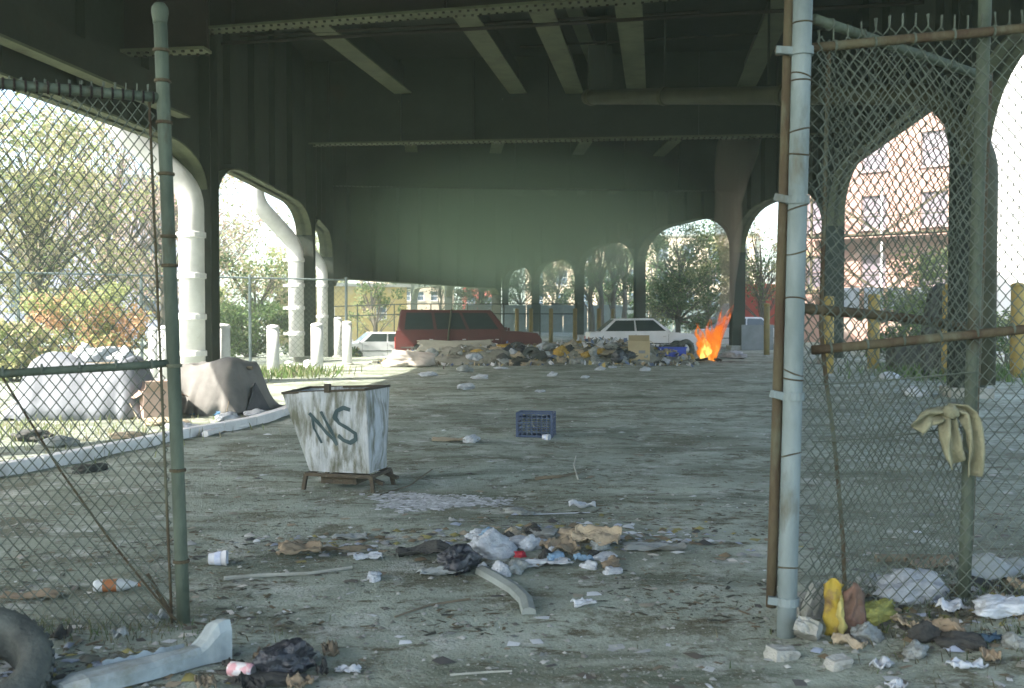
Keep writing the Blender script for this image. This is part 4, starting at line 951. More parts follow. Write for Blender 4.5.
# ------------------------------------------------------------------ vehicles
def car(label, cat_, name, loc, rz, Lg, Wd, prof, roof, paint, wheels, wr=.31, lights=True, tail=None, plate=None, group=None):
    """prof: lower body side outline (x,z); roof: greenhouse outline, counter-clockwise from rear bottom: [rb, rt, ft, fb]"""
    o = local_thing(name, label, cat_, loc, rz, group); hw = Wd / 2
    # lower body with wheel arches
    pts = []
    zb = .24; pts_bottom = []
    for wx in sorted(wheels):
        pts_bottom.append((wx - wr * 1.18, zb))
        for k in range(9): t = math.pi - k * math.pi / 8; pts_bottom.append((wx + wr * 1.15 * math.cos(t), zb + .06 + wr * 1.15 * math.sin(t)))
        pts_bottom.append((wx + wr * 1.18, zb))
    outline = [(prof[0][0], zb)] + pts_bottom + [(prof[-1][0], zb)] + list(reversed(prof[0:]))
    clean = [outline[0]]
    for q in outline[1:]:
        if math.hypot(q[0] - clean[-1][0], q[1] - clean[-1][1]) > .004: clean.append(q)
    if math.hypot(clean[0][0] - clean[-1][0], clean[0][1] - clean[-1][1]) < .004: clean.pop()
    bm = bmesh.new(); ringv = []
    for yy, ins in ((-hw, .0), (hw, .0)): ringv.append([bm.verts.new((x, yy, z)) for x, z in clean])
    n = len(clean); bm.faces.new(ringv[0]); bm.faces.new(list(reversed(ringv[1])))
    for k in range(n): bm.faces.new((ringv[0][k], ringv[1][k], ringv[1][(k + 1) % n], ringv[0][(k + 1) % n]))
    bmesh.ops.recalc_face_normals(bm, faces=bm.faces)
    sel = [e for e in bm.edges if abs(e.verts[0].co.y) == hw and e.verts[0].co.y == e.verts[1].co.y and min(e.verts[0].co.z, e.verts[1].co.z) > zb + .3 and abs(e.verts[0].co.x - e.verts[1].co.x) > .1]
    bmesh.ops.bevel(bm, geom=sel, offset=.07, segments=3, affect='EDGES', profile=.6)
    me = bpy.data.meshes.new('body'); bm.to_mesh(me); bm.free(); me.materials.append(paint)
    b = bpy.data.objects.new('body', me); sc.collection.objects.link(b); b.parent = o
    # greenhouse
    (x0, z0), (x1, z1), (x2, z2), (x3, z3) = roof; t = .14
    lo, hi = hw - .04, hw - .04 - t
    gh = MB(); vs = [(x0, -lo, z0), (x1, -hi, z1), (x2, -hi, z2), (x3, -lo, z3), (x0, lo, z0), (x1, hi, z1), (x2, hi, z2), (x3, lo, z3)]
    gh.add(vs, [(0, 1, 2, 3), (7, 6, 5, 4), (0, 4, 5, 1), (1, 5, 6, 2), (2, 6, 7, 3), (0, 3, 7, 4)])
    part(gh, 'roof', paint, o, bevel=.035)
    def pane(q, nm='window'):
        q = [Vector(v) for v in q]; c = sum(q, Vector()) / 4; nn = (q[1] - q[0]).cross(q[2] - q[0]).normalized()
        if nn.dot(c - Vector(((x0 + x3) / 2, 0, z0))) < 0: nn = -nn
        part(MB().prism([v + nn * .006 for v in q], (0, 0, 0), nn * .012), nm, glass_dk, o)
    def lerp(a, b, f): return tuple(a[i] + (b[i] - a[i]) * f for i in range(3))
    for s_ in (-1, 1):
        A, B, C, D = (x0, s_ * lo, z0), (x1, s_ * hi, z1), (x2, s_ * hi, z2), (x3, s_ * lo, z3)
        nw = 3 if Lg > 4.8 else 2
        cuts = [.05 + (.90) * k / nw for k in range(nw + 1)]
        for k in range(nw):
            f0, f1 = cuts[k] + .015, cuts[k + 1] - .015
            bt0, bt1, tp0, tp1 = lerp(A, D, f0), lerp(A, D, f1), lerp(B, C, f0), lerp(B, C, f1)
            pane([lerp(bt0, tp0, .10), lerp(bt1, tp1, .10), lerp(bt1, tp1, .86), lerp(bt0, tp0, .86)])
        # door seams and handles
        for k in range(1, nw + 1):
            xx = lerp(A, D, cuts[k])[0]
            part(MB().box((xx, s_ * (hw + .001), .62), (.012, .008, .55)), 'door_seam', rubber, o)
            part(MB().box((xx - .16 if k else xx, s_ * (hw + .012), .80), (.13, .025, .03)), 'door_handle', chrome, o)
        part(MB().box((prof[len(prof) // 2][0] * 0, s_ * (hw + .006), .52), (Lg * .93, .014, .045)), 'side_moulding', rubber, o)
        part(MB().box((x3 + .05, s_ * (hw + .06), z3 + .06), (.08, .16, .11)), 'wing_mirror', paint, o)
    for (a, b_, c, d, nm) in (((x0, z0), (x1, z1), lo, hi, 'rear_window'), ((x3, z3), (x2, z2), lo, hi, 'windscreen')):
        q = [(a[0], -c, a[1]), (a[0], c, a[1]), (b_[0], d, b_[1]), (b_[0], -d, b_[1])]
        cc = sum((Vector(v) for v in q), Vector()) / 4; pane([cc + (Vector(v) - cc) * .86 for v in q], nm)
    for wx in wheels:
        for s_ in (-1, 1):
            M_ = Matrix.Translation((wx, s_ * (hw - .10), wr)) @ Matrix.Rotation(R(90) * -s_, 4, 'X')
            wheel = part(MB().lathe([(wr * .6, -.09), (wr * .93, -.09), (wr, -.05), (wr, .05), (wr * .93, .09), (wr * .6, .085)], 22, M_), 'tyre', rubber, o, smooth=False)
            part(MB().lathe([(.03, .05), (wr * .3, .07), (wr * .5, .06), (wr * .62, .088)], 16, M_), 'wheel_rim', rim_steel, o)
    xr, xf = prof[0][0], prof[-1][0]
    for x, nm in ((xr, 'rear_bumper'), (xf, 'front_bumper')):
        part(MB().box((x + (.03 if x == xf else -.03), 0, .40), (.14, Wd * .99, .16)), nm, rubber if tail is None else chrome, o, bevel=.03)
    for s_ in (-1, 1):
        part(MB().box((xf + .005, s_ * (hw - .28), .64), (.04, .34, .14)), 'headlight', chrome, o)
        part(MB().box((xr - .005, s_ * (hw - .14), .68), (.05, .20, .2 if tail is None else .42)), 'tail_light', mat('red_lens', (.45, .05, .03), (.35, .04, .03), .3, 6.0, bump=0), o)
    part(MB().box((xr - .012, 0, .62), (.02, .5, .13)), 'number_plate', white_paint, o)
    part(MB().box((xf + .012, 0, .60), (.03, Wd * .5, .16)), 'grille', rubber, o)
    return o
wp = mat('dusty_white_car_paint', (.66, .67, .68), (.56, .57, .57), .35, 1.6, bump=.02, spec=.5)
mp_ = mat('maroon_car_paint', (.070, .012, .010), (.05, .010, .009), .5, 1.4, bump=.02, spec=.4)
p = W(470, 350, 36.5)
car('maroon estate van parked behind the long rubbish heap', 'van', 'maroon_van', (p.x - .05, 36.5, gz(p.x, 36.5)), R(3), 5.2, 1.95,
    [(-2.6, .95), (-2.58, 1.12), (1.0, 1.12), (2.45, 1.02), (2.6, .80), (2.6, .6)], [(-2.54, 1.08), (-2.42, 1.86), (.78, 1.84), (1.36, 1.1)], mp_, (-1.62, 1.72), .37, tail=1)
st = MB().beam(Vector((p.x - .78, 35.35, .3)), Vector((p.x - .62, 35.5, 1.85)), .06, .05); tag(st.build('leaning_pole', pipe_d), 'thin pole leaning against the side of the maroon van', 'pole')
q = W(640, 345, 40.5)
car('white saloon parked behind the cardboard box, dark at the rear', 'car', 'white_saloon', (q.x, 40.5, gz(q.x, 40.5)), R(2), 4.3, 1.7,
    [(-2.15, .80), (-2.12, .96), (-1.5, .98), (.9, .98), (2.0, .90), (2.15, .72), (2.15, .55)], [(-1.75, .95), (-1.1, 1.50), (.42, 1.52), (1.15, .96)], wp, (-1.3, 1.35))
q = W(736, 345, 50.5)
car('white saloon seen past the flames, nose to nose with the other saloon', 'car', 'white_saloon', (q.x, 50.5, gz(q.x, 50.5)), R(184), 4.3, 1.7,
    [(-2.15, .80), (-2.12, .98), (-1.5, 1.0), (.9, 1.0), (2.0, .92), (2.15, .72), (2.15, .55)], [(-1.75, .97), (-1.1, 1.56), (.42, 1.58), (1.2, .98)], wp, (-1.3, 1.35))
q = W(376, 350, 50)
car('small white hatchback standing in the sun beyond the guard posts', 'car', 'white_hatchback', (q.x, 50, gz(q.x, 50)), R(200), 3.7, 1.6,
    [(-1.85, .80), (-1.82, .92), (-1.2, .95), (.8, .95), (1.7, .86), (1.85, .7), (1.85, .55)], [(-1.78, .92), (-1.25, 1.42), (.35, 1.43), (.98, .93)], wp, (-1.15, 1.15), .28)

# ------------------------------------------------------------------ far rubbish heap
def heap_h(x):
    y = 0.0
    return (.30 + .35 * math.exp(-((x - 3.2) / 2.2) ** 2) + .18 * math.exp(-((x + 1.0) / 2.0) ** 2)) * sstep(-4.6, -3.6, x) * sstep(6.6, 5.4, x)
rg = np.random.default_rng(21)
vs = []; nu, nv = 120, 22
def heap_fn(u, v):
    x = -4.8 + 15.2 * u; t = v * 2 - 1; y = 35.0 + t * 1.6 - (.4 if x < 0 else 0) + .3 * noise.noise(Vector((x, 0, 3)))
    z = gz(x, y) - .05 + (heap_h(x) + .05) * max(0, 1 - t * t) * (1 + .5 * noise.noise(Vector((x * 1.2, y * 1.2, 0)))) + .10 * noise.noise(Vector((x * 3, y * 3, 5))) * (1 - t * t) + .05 * noise.noise(Vector((x * 8, y * 8, 5)))
    return Vector((x, y, z))
hm = mat('heap_dirt', (.14, .14, .105), (.22, .22, .18), .95, 2.0, bump=.6, bscale=12, c3=(.07, .07, .055), s3=1.4, lo3=.5, hi3=.6)
kind(MB().grid(heap_fn, nu, nv).build('rubbish_heap', hm, None, smooth=True), 'stuff')
def on_heap(px, py, d=None):
    """spot on the heap's near slope under this pixel"""
    d = d or 34.0
    g_ = W(px, py, d)
    return Vector((g_.x, d, max(gz(g_.x, d), g_.z)))
kinds_ = [('white_bag', 'white bag', white_plastic), ('grey_bag', 'grey bag', grey_plastic), ('rubbish_bag', 'black bag', black_plastic), ('tan_bundle', 'tan cloth bundle', tan_cloth), ('dark_garment', 'dark cloth heap', dark_cloth), ('ochre_bundle', 'ochre cloth bundle', ochre_cloth), ('grey_bag', 'grey bag', grey_plastic), ('tan_bundle', 'tan cloth bundle', tan_cloth)]
for k in range(120):
    u = rnd.random(); px = 398 + 288 * u; d = rnd.uniform(33.2, 35.4); x = (px - CXP) / FPX * d
    lo = (35.0 - d) / 1.6
    z = gz(x, d) + heap_h(x) * max(0, 1 - lo * lo) * .9
    s_ = rnd.uniform(.25, .62); nm, ds, m = kinds_[rnd.randrange(8)]
    blob(nm, ds + ' in the long rubbish heap before the parked vehicles', 'rubbish', Vector((x, d, z)), (s_, s_ * rnd.uniform(.6, 1), s_ * rnd.uniform(.4, .75)), m, rnd.randrange(6), ds + 's in the far heap', sink=.12)
def g_heap(rg):
    x = rg.uniform(-4.6, 9.0); y = 34.6 + rg.normal(0, 1.1); s = rg.uniform(.06, .22); return x, y, s, rg.uniform(.4, 1), 0
co = []; cl = []; qd = []
pal = np.array([(.5, .52, .52), (.36, .36, .33), (.3, .24, .15), (.18, .15, .1), (.06, .06, .055), (.2, .21, .18), (.35, .28, .1), (.1, .14, .24)])
for i in range(1600):
    x = rg.uniform(-4.6, 6.2); y = 34.6 + rg.normal(0, 1.0); s_ = rg.uniform(.05, .2); lo = (35.0 - y) / 1.6
    z = gz(x, y) + heap_h(x) * max(0, 1 - lo * lo) * rg.uniform(.8, 1.25); b = len(co); n3 = rg.normal(0, 1, (2, 3)); e1 = n3[0] / np.linalg.norm(n3[0]) * s_; e2 = n3[1] / np.linalg.norm(n3[1]) * s_ * .7
    c0 = np.array((x, y, z + s_ * .3)); co += [c0 - e1 * .5 - e2 * .5, c0 + e1 * .5 - e2 * .4, c0 + e1 * .4 + e2 * .5, c0 - e1 * .5 + e2 * .4]; cl += [pal[rg.integers(8)] * rg.uniform(.7, 1.2)] * 4; qd.append((b, b + 1, b + 2, b + 3))
kind(fast_mesh('heap_scraps', np.array(co), np.array(qd), scrapm, np.array(cl)), 'stuff')
def hp(px, py): return G(px, py)
bx_ = open_box('cardboard_box', 'upright tan cardboard box in front of the white saloon', G(639, 364) , (.72, .55, .78), mat('tan_carton', (.36, .30, .18), (.31, .26, .16), .9, 3.0, bump=.1), R(-8))
part(MB().box((.1, -.285, .42), (.22, .006, .1)), 'printed_mark', mat('grey_print', (.16, .18, .2), (.2, .2, .2), .9, 4.0, bump=0), bx_)
open_box('cardboard_box', 'smaller sagging carton beside the upright tan box', G(622, 363), (.5, .5, .4), cardboard, R(20))
def tub(label, p, w, d, h, m, rz):
    o = local_thing('plastic_crate', label, 'crate', p, rz); t = .03; b = MB()
    b.box((0, 0, t), (w * .9, d * .9, t))
    for s_ in (-1, 1):
        b.box((0, s_ * d / 2, h / 2), (w, t, h)); b.box((s_ * w / 2, 0, h / 2), (t, d - t * 2.2, h))
    part(b, 'tub', m, o)
    r_ = MB()
    for s_ in (-1, 1): r_.box((0, s_ * (d / 2 + .01), h), (w + .08, t * 1.8, .05)); r_.box((s_ * (w / 2 + .01), 0, h), (t * 1.8, d - .03, .05))
    part(r_, 'rim', m, o)
    ct = MB().grid(lambda u, v: Vector(((u - .5) * w * .9, (v - .5) * d * .9, h * .9 + .16 * (.4 + noise.noise(Vector((u * 4, v * 4, 1)))))), 10, 8); part(ct, 'contents', dark_cloth, o)
tub('bright blue plastic crate in front of the tyres', G(671, 362), .92, .55, .52, bright_blue, R(4))
tyre('old_tyre', 'old tyre leaning upright behind the bright blue crate', G(664, 349) + zu * .33, .36, .2, (R(84), 0, R(-15)))
tyre('old_tyre', 'old tyre leaning between the bright blue crate and the fire', G(686, 357) + zu * .33, .36, .2, (R(80), R(6), R(25)))
tyre('old_tyre', 'old black tyre lying in the heap near the maroon van bonnet', G(532, 364) + zu * .25, .34, .2, (R(64), 0, R(10)))
sheet('pale_board', 'pale sloping board leaning against the side of the maroon van', 'board', Vector((W(455, 345, 34.6).x, 34.6, .35)), 3.3, .9, mat('pale_board', (.33, .33, .26), (.25, .25, .2), .9, 2.0, bump=.1), R(2), .08, 52, .42, solid=.03)
blob('sand_pile', 'pale sandy pile at the tail of the maroon van', 'pile', G(408, 366), (1.5, 1.0, .75), mat('pale_sand', (.42, .38, .33), (.32, .29, .25), .95, 4.0, bump=.4), 1)
blob('red_wrapper', 'red pink scrap at the foot of the bright blue crate', 'wrapper', G(664, 364), (.35, .25, .16), red_plastic, 3)
for k, (px, py, s_, m, ds) in enumerate(((600, 370, .3, white_plastic, 'white'), (612, 368, .25, white_plastic, 'white'), (465, 372, .5, grey_plastic, 'grey'), (500, 369, .35, white_plastic, 'white'), (480, 379, .4, white_plastic, 'white'), (430, 376, .4, white_plastic, 'white'), (552, 376, .3, white_plastic, 'white'), (585, 378, .25, white_plastic, 'white'), (645, 371, .3, white_plastic, 'white'), (540, 392, .22, white_plastic, 'white'))):
    blob('stray_bag', 'stray ' + ds + ' bag on the dirt before the long rubbish heap', 'bag', G(px, py), (s_, s_ * .8, s_ * .4), m, k % 6, 'stray %s bags before the heap' % ds)
def smoulder_ring(): pass

# ------------------------------------------------------------------ the fire
fp = G(708, 361)
fire = thing('bonfire', 'orange and yellow bonfire burning on the ground beside the tyres', 'fire', fp)
def flame_mat(name, c_lo, c_hi, strength, opac, h):
    m = bpy.data.materials.new(name); m.use_nodes = True; N, L = m.node_tree.nodes, m.node_tree.links; N.clear()
    out = N.new('ShaderNodeOutputMaterial'); em = N.new('ShaderNodeEmission'); tr = N.new('ShaderNodeBsdfTransparent'); mx = N.new('ShaderNodeMixShader')
    tc = N.new('ShaderNodeTexCoord'); sx = N.new('ShaderNodeSeparateXYZ'); L.new(tc.outputs['Object'], sx.inputs[0])
    r = N.new('ShaderNodeMapRange'); r.inputs[1].default_value = 0; r.inputs[2].default_value = h; L.new(sx.outputs[2], r.inputs[0])
    n = N.new('ShaderNodeTexNoise'); n.inputs['Scale'].default_value = 5.5; n.inputs['Detail'].default_value = 6
    mp = N.new('ShaderNodeMapping'); mp.inputs['Scale'].default_value = (1.2, 1.2, .5); L.new(tc.outputs['Object'], mp.inputs[0]); L.new(mp.outputs[0], n.inputs['Vector'])
    ad = N.new('ShaderNodeMath'); ad.operation = 'ADD'; L.new(r.outputs[0], ad.inputs[0])
    n2 = N.new('ShaderNodeMapRange'); n2.inputs[1].default_value = .3; n2.inputs[2].default_value = .7; n2.inputs[3].default_value = -.6; n2.inputs[4].default_value = .7; L.new(n.outputs[0], n2.inputs[0]); L.new(n2.outputs[0], ad.inputs[1])
    cr = N.new('ShaderNodeMix'); cr.data_type = 'RGBA'; cr.clamp_factor = True; cr.inputs[6].default_value = (*c_lo, 1); cr.inputs[7].default_value = (*c_hi, 1); L.new(ad.outputs[0], cr.inputs[0])
    L.new(cr.outputs[2], em.inputs[0]); em.inputs[1].default_value = strength
    o2 = N.new('ShaderNodeMapRange'); o2.inputs[1].default_value = .25; o2.inputs[2].default_value = 1.15; o2.inputs[3].default_value = opac; o2.inputs[4].default_value = .05; L.new(ad.outputs[0], o2.inputs[0])
    L.new(o2.outputs[0], mx.inputs[0]); L.new(tr.outputs[0], mx.inputs[1]); L.new(em.outputs[0], mx.inputs[2]); L.new(mx.outputs[0], out.inputs[0]); return m
fl_o = flame_mat('orange_flame', (1.0, .30, .022), (1.0, .13, .005), .19, .75, 1.8)
fl_y = flame_mat('yellow_flame', (1.0, .72, .17), (1.0, .42, .04), .34, .9, 1.5)
def tongue(x0, y0, h, r, lean, seed, m):
    b = MB(); n = 16; pts = []; rs = []
    for k in range(n + 1):
        t = k / n; rs.append(r * (math.sin(math.pi * min(1, (t * .9 + .14))) ** .75) * (1 - t) ** .35 * (1 + .35 * noise.noise(Vector((seed, t * 5, 0)))) + .004)
        pts.append(Vector((x0 + lean * t ** 1.4 * h + .13 * noise.noise(Vector((seed * 3, t * 3.4, 0))) * t * 1.5, y0 + .10 * noise.noise(Vector((t * 3, seed, 9))), t * h)))
    b.tube(pts, rs, 12); o = b.build('flame_tongue', m, None, smooth=True); o.location = fp; put(o, fire)
for k in range(44):
    t = k / 43; inner = k % 2 == 0 and .12 < t < .86
    h = (1.15 + 1.05 * t ** 1.5 + (.25 if t < .2 else 0)) * rnd.uniform(.35, 1.0) * (.7 if inner else 1); tongue((-.22 + .44 * t) * rnd.uniform(.3, 1.2), rnd.uniform(-.16, .16), h, rnd.uniform(.08, .16) * (1.1 if inner else 1), -.28 + .60 * t + rnd.uniform(-.14, .14), k * 1.7, fl_y if inner else fl_o)
ch = MB()
for k in range(14): a = rnd.uniform(0, 6.28); ch.beam(fp + Vector((.5 * math.cos(a), .35 * math.sin(a), .02)), fp + Vector((.12 * math.cos(a + 2), .12 * math.sin(a + 2), rnd.uniform(.1, .3))), .06, .06)
ch.build('charred_wood', mat('charred_wood', (.015, .014, .013), (.03, .028, .025), .9, 6.0, bump=.3), fire)
blob('ash_pile', 'pale ash pile beside the flames at the foot of the column', 'ash', G(732, 358), (1.3, .7, .5), mat('pale_ash', (.42, .43, .45), (.3, .31, .32), .95, 4.0, bump=.5), 3)

# ------------------------------------------------------------------ trees and shrubs
def leaf_cloud(centres, n, size, cols, rg):
    k = rg.integers(0, len(centres), n); C = np.array([c[0] for c in centres])[k]; Rr = np.array([c[1] for c in centres])[k]
    d = rg.normal(0, 1, (n, 3)); d /= np.linalg.norm(d, axis=1)[:, None]; rr = rg.uniform(0, 1, n) ** .45
    P = C + d * (Rr * rr)[:, None] * np.array((1, 1, .8))
    e1 = rg.normal(0, 1, (n, 3)); e1 /= np.linalg.norm(e1, axis=1)[:, None]; e2 = np.cross(e1, rg.normal(0, 1, (n, 3))); e2 /= np.linalg.norm(e2, axis=1)[:, None]
    s = size * rg.uniform(.5, 1.3, n)[:, None]; e1 *= s; e2 *= s * .6
    co = np.stack([P - e1 * .6, P + e2 * .5, P + e1 * .6, P - e2 * .5], 1).reshape(-1, 3)
    pal = np.array(cols); ci = pal[(k * 7 + rg.integers(0, 2, n)) % len(pal)] * rg.uniform(.7, 1.3, n)[:, None]
    return co, np.repeat(ci, 4, axis=0), np.arange(n * 4).reshape(n, 4)
def tree(label, x, y, h, cr, n, size, cols, seed, clumps=34, group=None, trunk_r=.16, low=.3, name='leafy_tree', twigs=40, flat=1.0):
    rg = np.random.default_rng(seed); rr = random.Random(seed); z0 = gz(x, y)
    o = thing(name, label, 'tree', (x, y, z0), group)
    tr = MB(); pts = [Vector((x, y, z0 - .15))]
    for k in range(1, 6): pts.append(Vector((x + rr.uniform(-.2, .2) * k * .4, y + rr.uniform(-.2, .2) * k * .4, z0 + h * .8 * k / 5)))
    tr.tube(pts, [trunk_r * (1.25 - .2 * k) for k in range(6)], 8); cent = []
    for k in range(clumps):
        a = rr.uniform(0, 6.28); t = rr.uniform(low, 1); rad = cr * math.sqrt(max(.05, 1 - ((t - .55) / .6) ** 2)) * rr.uniform(.3, 1)
        c = Vector((x + math.cos(a) * rad, y + math.sin(a) * rad, z0 + h * t)); cent.append((tuple(c), cr * rr.uniform(.18, .36)))
        b = pts[max(1, min(5, int(t * 4)))]; mid = (b + c) / 2 + Vector((rr.uniform(-.3, .3), rr.uniform(-.3, .3), rr.uniform(-.1, .3)))
        tr.tube([b, mid, c], [trunk_r * .32, trunk_r * .2, trunk_r * .06], 5)
        for j in range(max(1, twigs // clumps)):
            e = c + Vector((rr.uniform(-1, 1), rr.uniform(-1, 1), rr.uniform(-.6, 1))) * cr * .35; tr.tube([mid, (mid + e) / 2 + Vector((0, 0, .1)), e], [trunk_r * .12, trunk_r * .09, trunk_r * .03], 4)
    tr.build('trunk', bark, o)
    if n:
        co, cl, q = leaf_cloud(cent, n, size, cols, rg); c = fast_mesh('crown', co, q, leafm, cl); put(c, o)
    return o
YG = [(.32, .34, .15), (.40, .38, .20), (.24, .29, .12), (.44, .38, .26)]
PK = [(.44, .30, .25), (.38, .33, .22), (.34, .25, .21)]
GN = [(.09, .15, .05), (.12, .18, .07), (.07, .11, .04), (.16, .2, .09)]
def at(px, d): return (px - CXP) / FPX * d, d
x, y = at(35, 33); tree('yellow green leafy tree seen through the mesh behind the blue grey shelter', x, y, 8.5, 3.4, 11000, .13, YG, 1, 54, trunk_r=.18, low=.25)
x, y = at(-60, 30); tree('pale olive tree beyond the kerb, next to the yellow green tree', x, y, 9, 3.6, 5000, .18, YG, 2, 40)
x, y = at(110, 42); tree('thin half bare tree with pinkish leaves behind the clipped orange bush', x, y, 10, 4.2, 7000, .14, PK + YG[:1], 3, 50, trunk_r=.17, low=.3, twigs=190, name='bare_tree')
x, y = at(165, 50); tree('bare grey twigged tree behind the first left column', x, y, 11, 4.5, 4500, .14, PK, 4, 46, trunk_r=.17, twigs=220, name='bare_tree')
x, y = at(252, 47); tree('yellow green tree between the first and second left columns', x, y, 5.0, 2.8, 5000, .17, YG + GN[:1], 5, 36, low=.15)
x, y = at(205, 60); tree('tall pale tree far beyond the first left column', x, y, 11, 4.6, 4200, .2, YG + PK[:1], 6, 40)
x, y = at(300, 80); tree('distant pale tree beyond the second left column', x, y, 9, 4, 4000, .25, YG, 16, 36)
def shrub(label, x, y, w, d, h, n, size, cols, seed, name='shrub'):
    rg = np.random.default_rng(seed); rr = random.Random(seed); z0 = gz(x, y); o = thing(name, label, 'bush', (x, y, z0)); cent = []; st = MB()
    for k in range(60):
        a = rr.uniform(0, 6.28); t = rr.random() ** .5; zz = rr.uniform(.12, .86); sh = math.sqrt(max(.05, 1 - (max(zz - .35, 0) / .66) ** 2)); c = (x + math.cos(a) * t * w / 2 * sh * .9, y + math.sin(a) * t * d / 2 * sh * .9, z0 + h * zz)
        cent.append((c, h * .16)); 
        if k % 3 == 0: st.tube([Vector((x + rr.uniform(-.2, .2), y, z0 - .05)), Vector(c)], [.03, .01], 4)
    st.build('stems', bark, o); co, cl, q = leaf_cloud(cent, n, size, cols, rg); put(fast_mesh('crown', co, q, leafm, cl), o)
x, y = at(84, 27.5); shrub('rounded bush with orange and green leaves behind the blue grey shelter', x, y, 3.9, 3.0, 2.7, 9000, .11, [(.46, .30, .16), (.32, .34, .15), (.26, .31, .13), (.50, .31, .20)], 7)
x, y = at(12, 25); shrub('low olive bush beyond the weeds, next to the rounded orange bush', x, y, 2.6, 2.2, 1.6, 4000, .12, YG, 8)
x, y = at(250, 41); shrub('dark green hedge clump between the first two left columns', x, y, 5.5, 2.5, 2.4, 7000, .13, GN, 9)
x, y = at(215, 39); shrub('green hedge clump behind the widest white guard post', x, y, 3.6, 2.0, 2.2, 5000, .13, GN, 10)
x, y = at(336, 46.5); shrub('yellow green shrub before the white hatchback', x, y, 2.4, 1.6, 1.0, 2200, .12, YG + GN, 11)
x, y = at(375, 62); tree('slender green tree before the ochre wall', x, y, 5.2, 2.0, 2200, .16, GN + YG[:2], 12, 22)
x, y = at(937, 40); shrub('sunlit green bush before the brick building', x, y, 4.2, 3.2, 4.6, 9000, .14, [(.16, .22, .07), (.12, .18, .06), (.2, .25, .1)], 13)
x, y = at(905, 34); shrub('low green bush beside the stubby dark block', x, y, 3.2, 1.6, 1.3, 4000, .12, GN, 14)
x, y = at(1010, 32); shrub('straggling green bush before the white building', x, y, 2.2, 1.6, 1.9, 2600, .12, GN + YG[:1], 15)
x, y = at(678, 66); tree('leafy green tree filling the arch behind the white saloons', x, y, 8.0, 3.6, 11000, .17, GN + YG[:1], 17, 60, trunk_r=.16, low=.1)
x, y = at(708, 72); tree('second green tree in the arch behind the fire', x, y, 7.5, 3.2, 8000, .18, GN + YG[:2], 18, 46, low=.08)
x, y = at(762, 62); tree('thin olive tree between the fire and the thick gate post', x, y, 7.5, 3.0, 2600, .17, YG + GN, 19, 36, low=.35, twigs=120)
for k, (px, d, h) in enumerate(((592, 84, 8.5), (602, 80, 9), (614, 82, 8.5), (624, 86, 9))):
    x, y = at(px, d); tree('slim bare trunked tree in the narrow arch beyond the saloons', x, y, h, 1.9, 500, .2, GN + PK, 30 + k, 14, 'slim trees in the narrow arch', trunk_r=.22, low=.45, twigs=70, name='bare_tree')
for k, (px, d, lb) in enumerate(((520, 112, 'dense dark green tree beyond the narrowest far arch'), (558, 116, 'dense green tree behind the small bare tree'), (598, 104, 'dense green tree behind the slim bare trunks'), (628, 108, 'rounded green tree behind the end of the slim trunks'), (652, 92, 'leafy tree between the slim trunks and white saloon'), (480, 118, 'dark green tree behind the maroon van roof'), (440, 112, 'broad green tree before the pale stucco building'))):
    x, y = at(px, d); tree(lb, x, y, 8.5, 3.6, 4200, .24, GN + [(.05, .09, .035)], 50 + k, 34, low=.08)
x, y = at(556, 108); tree('small bare tree in the arch beyond the maroon van bonnet', x, y, 8, 3, 1400, .2, YG, 40, 26, twigs=90)
x, y = at(800, 75); tree('bare pinkish tree behind the thick gate post', x, y, 9, 3.5, 1500, .2, PK, 41, 30, twigs=120, name='bare_tree')

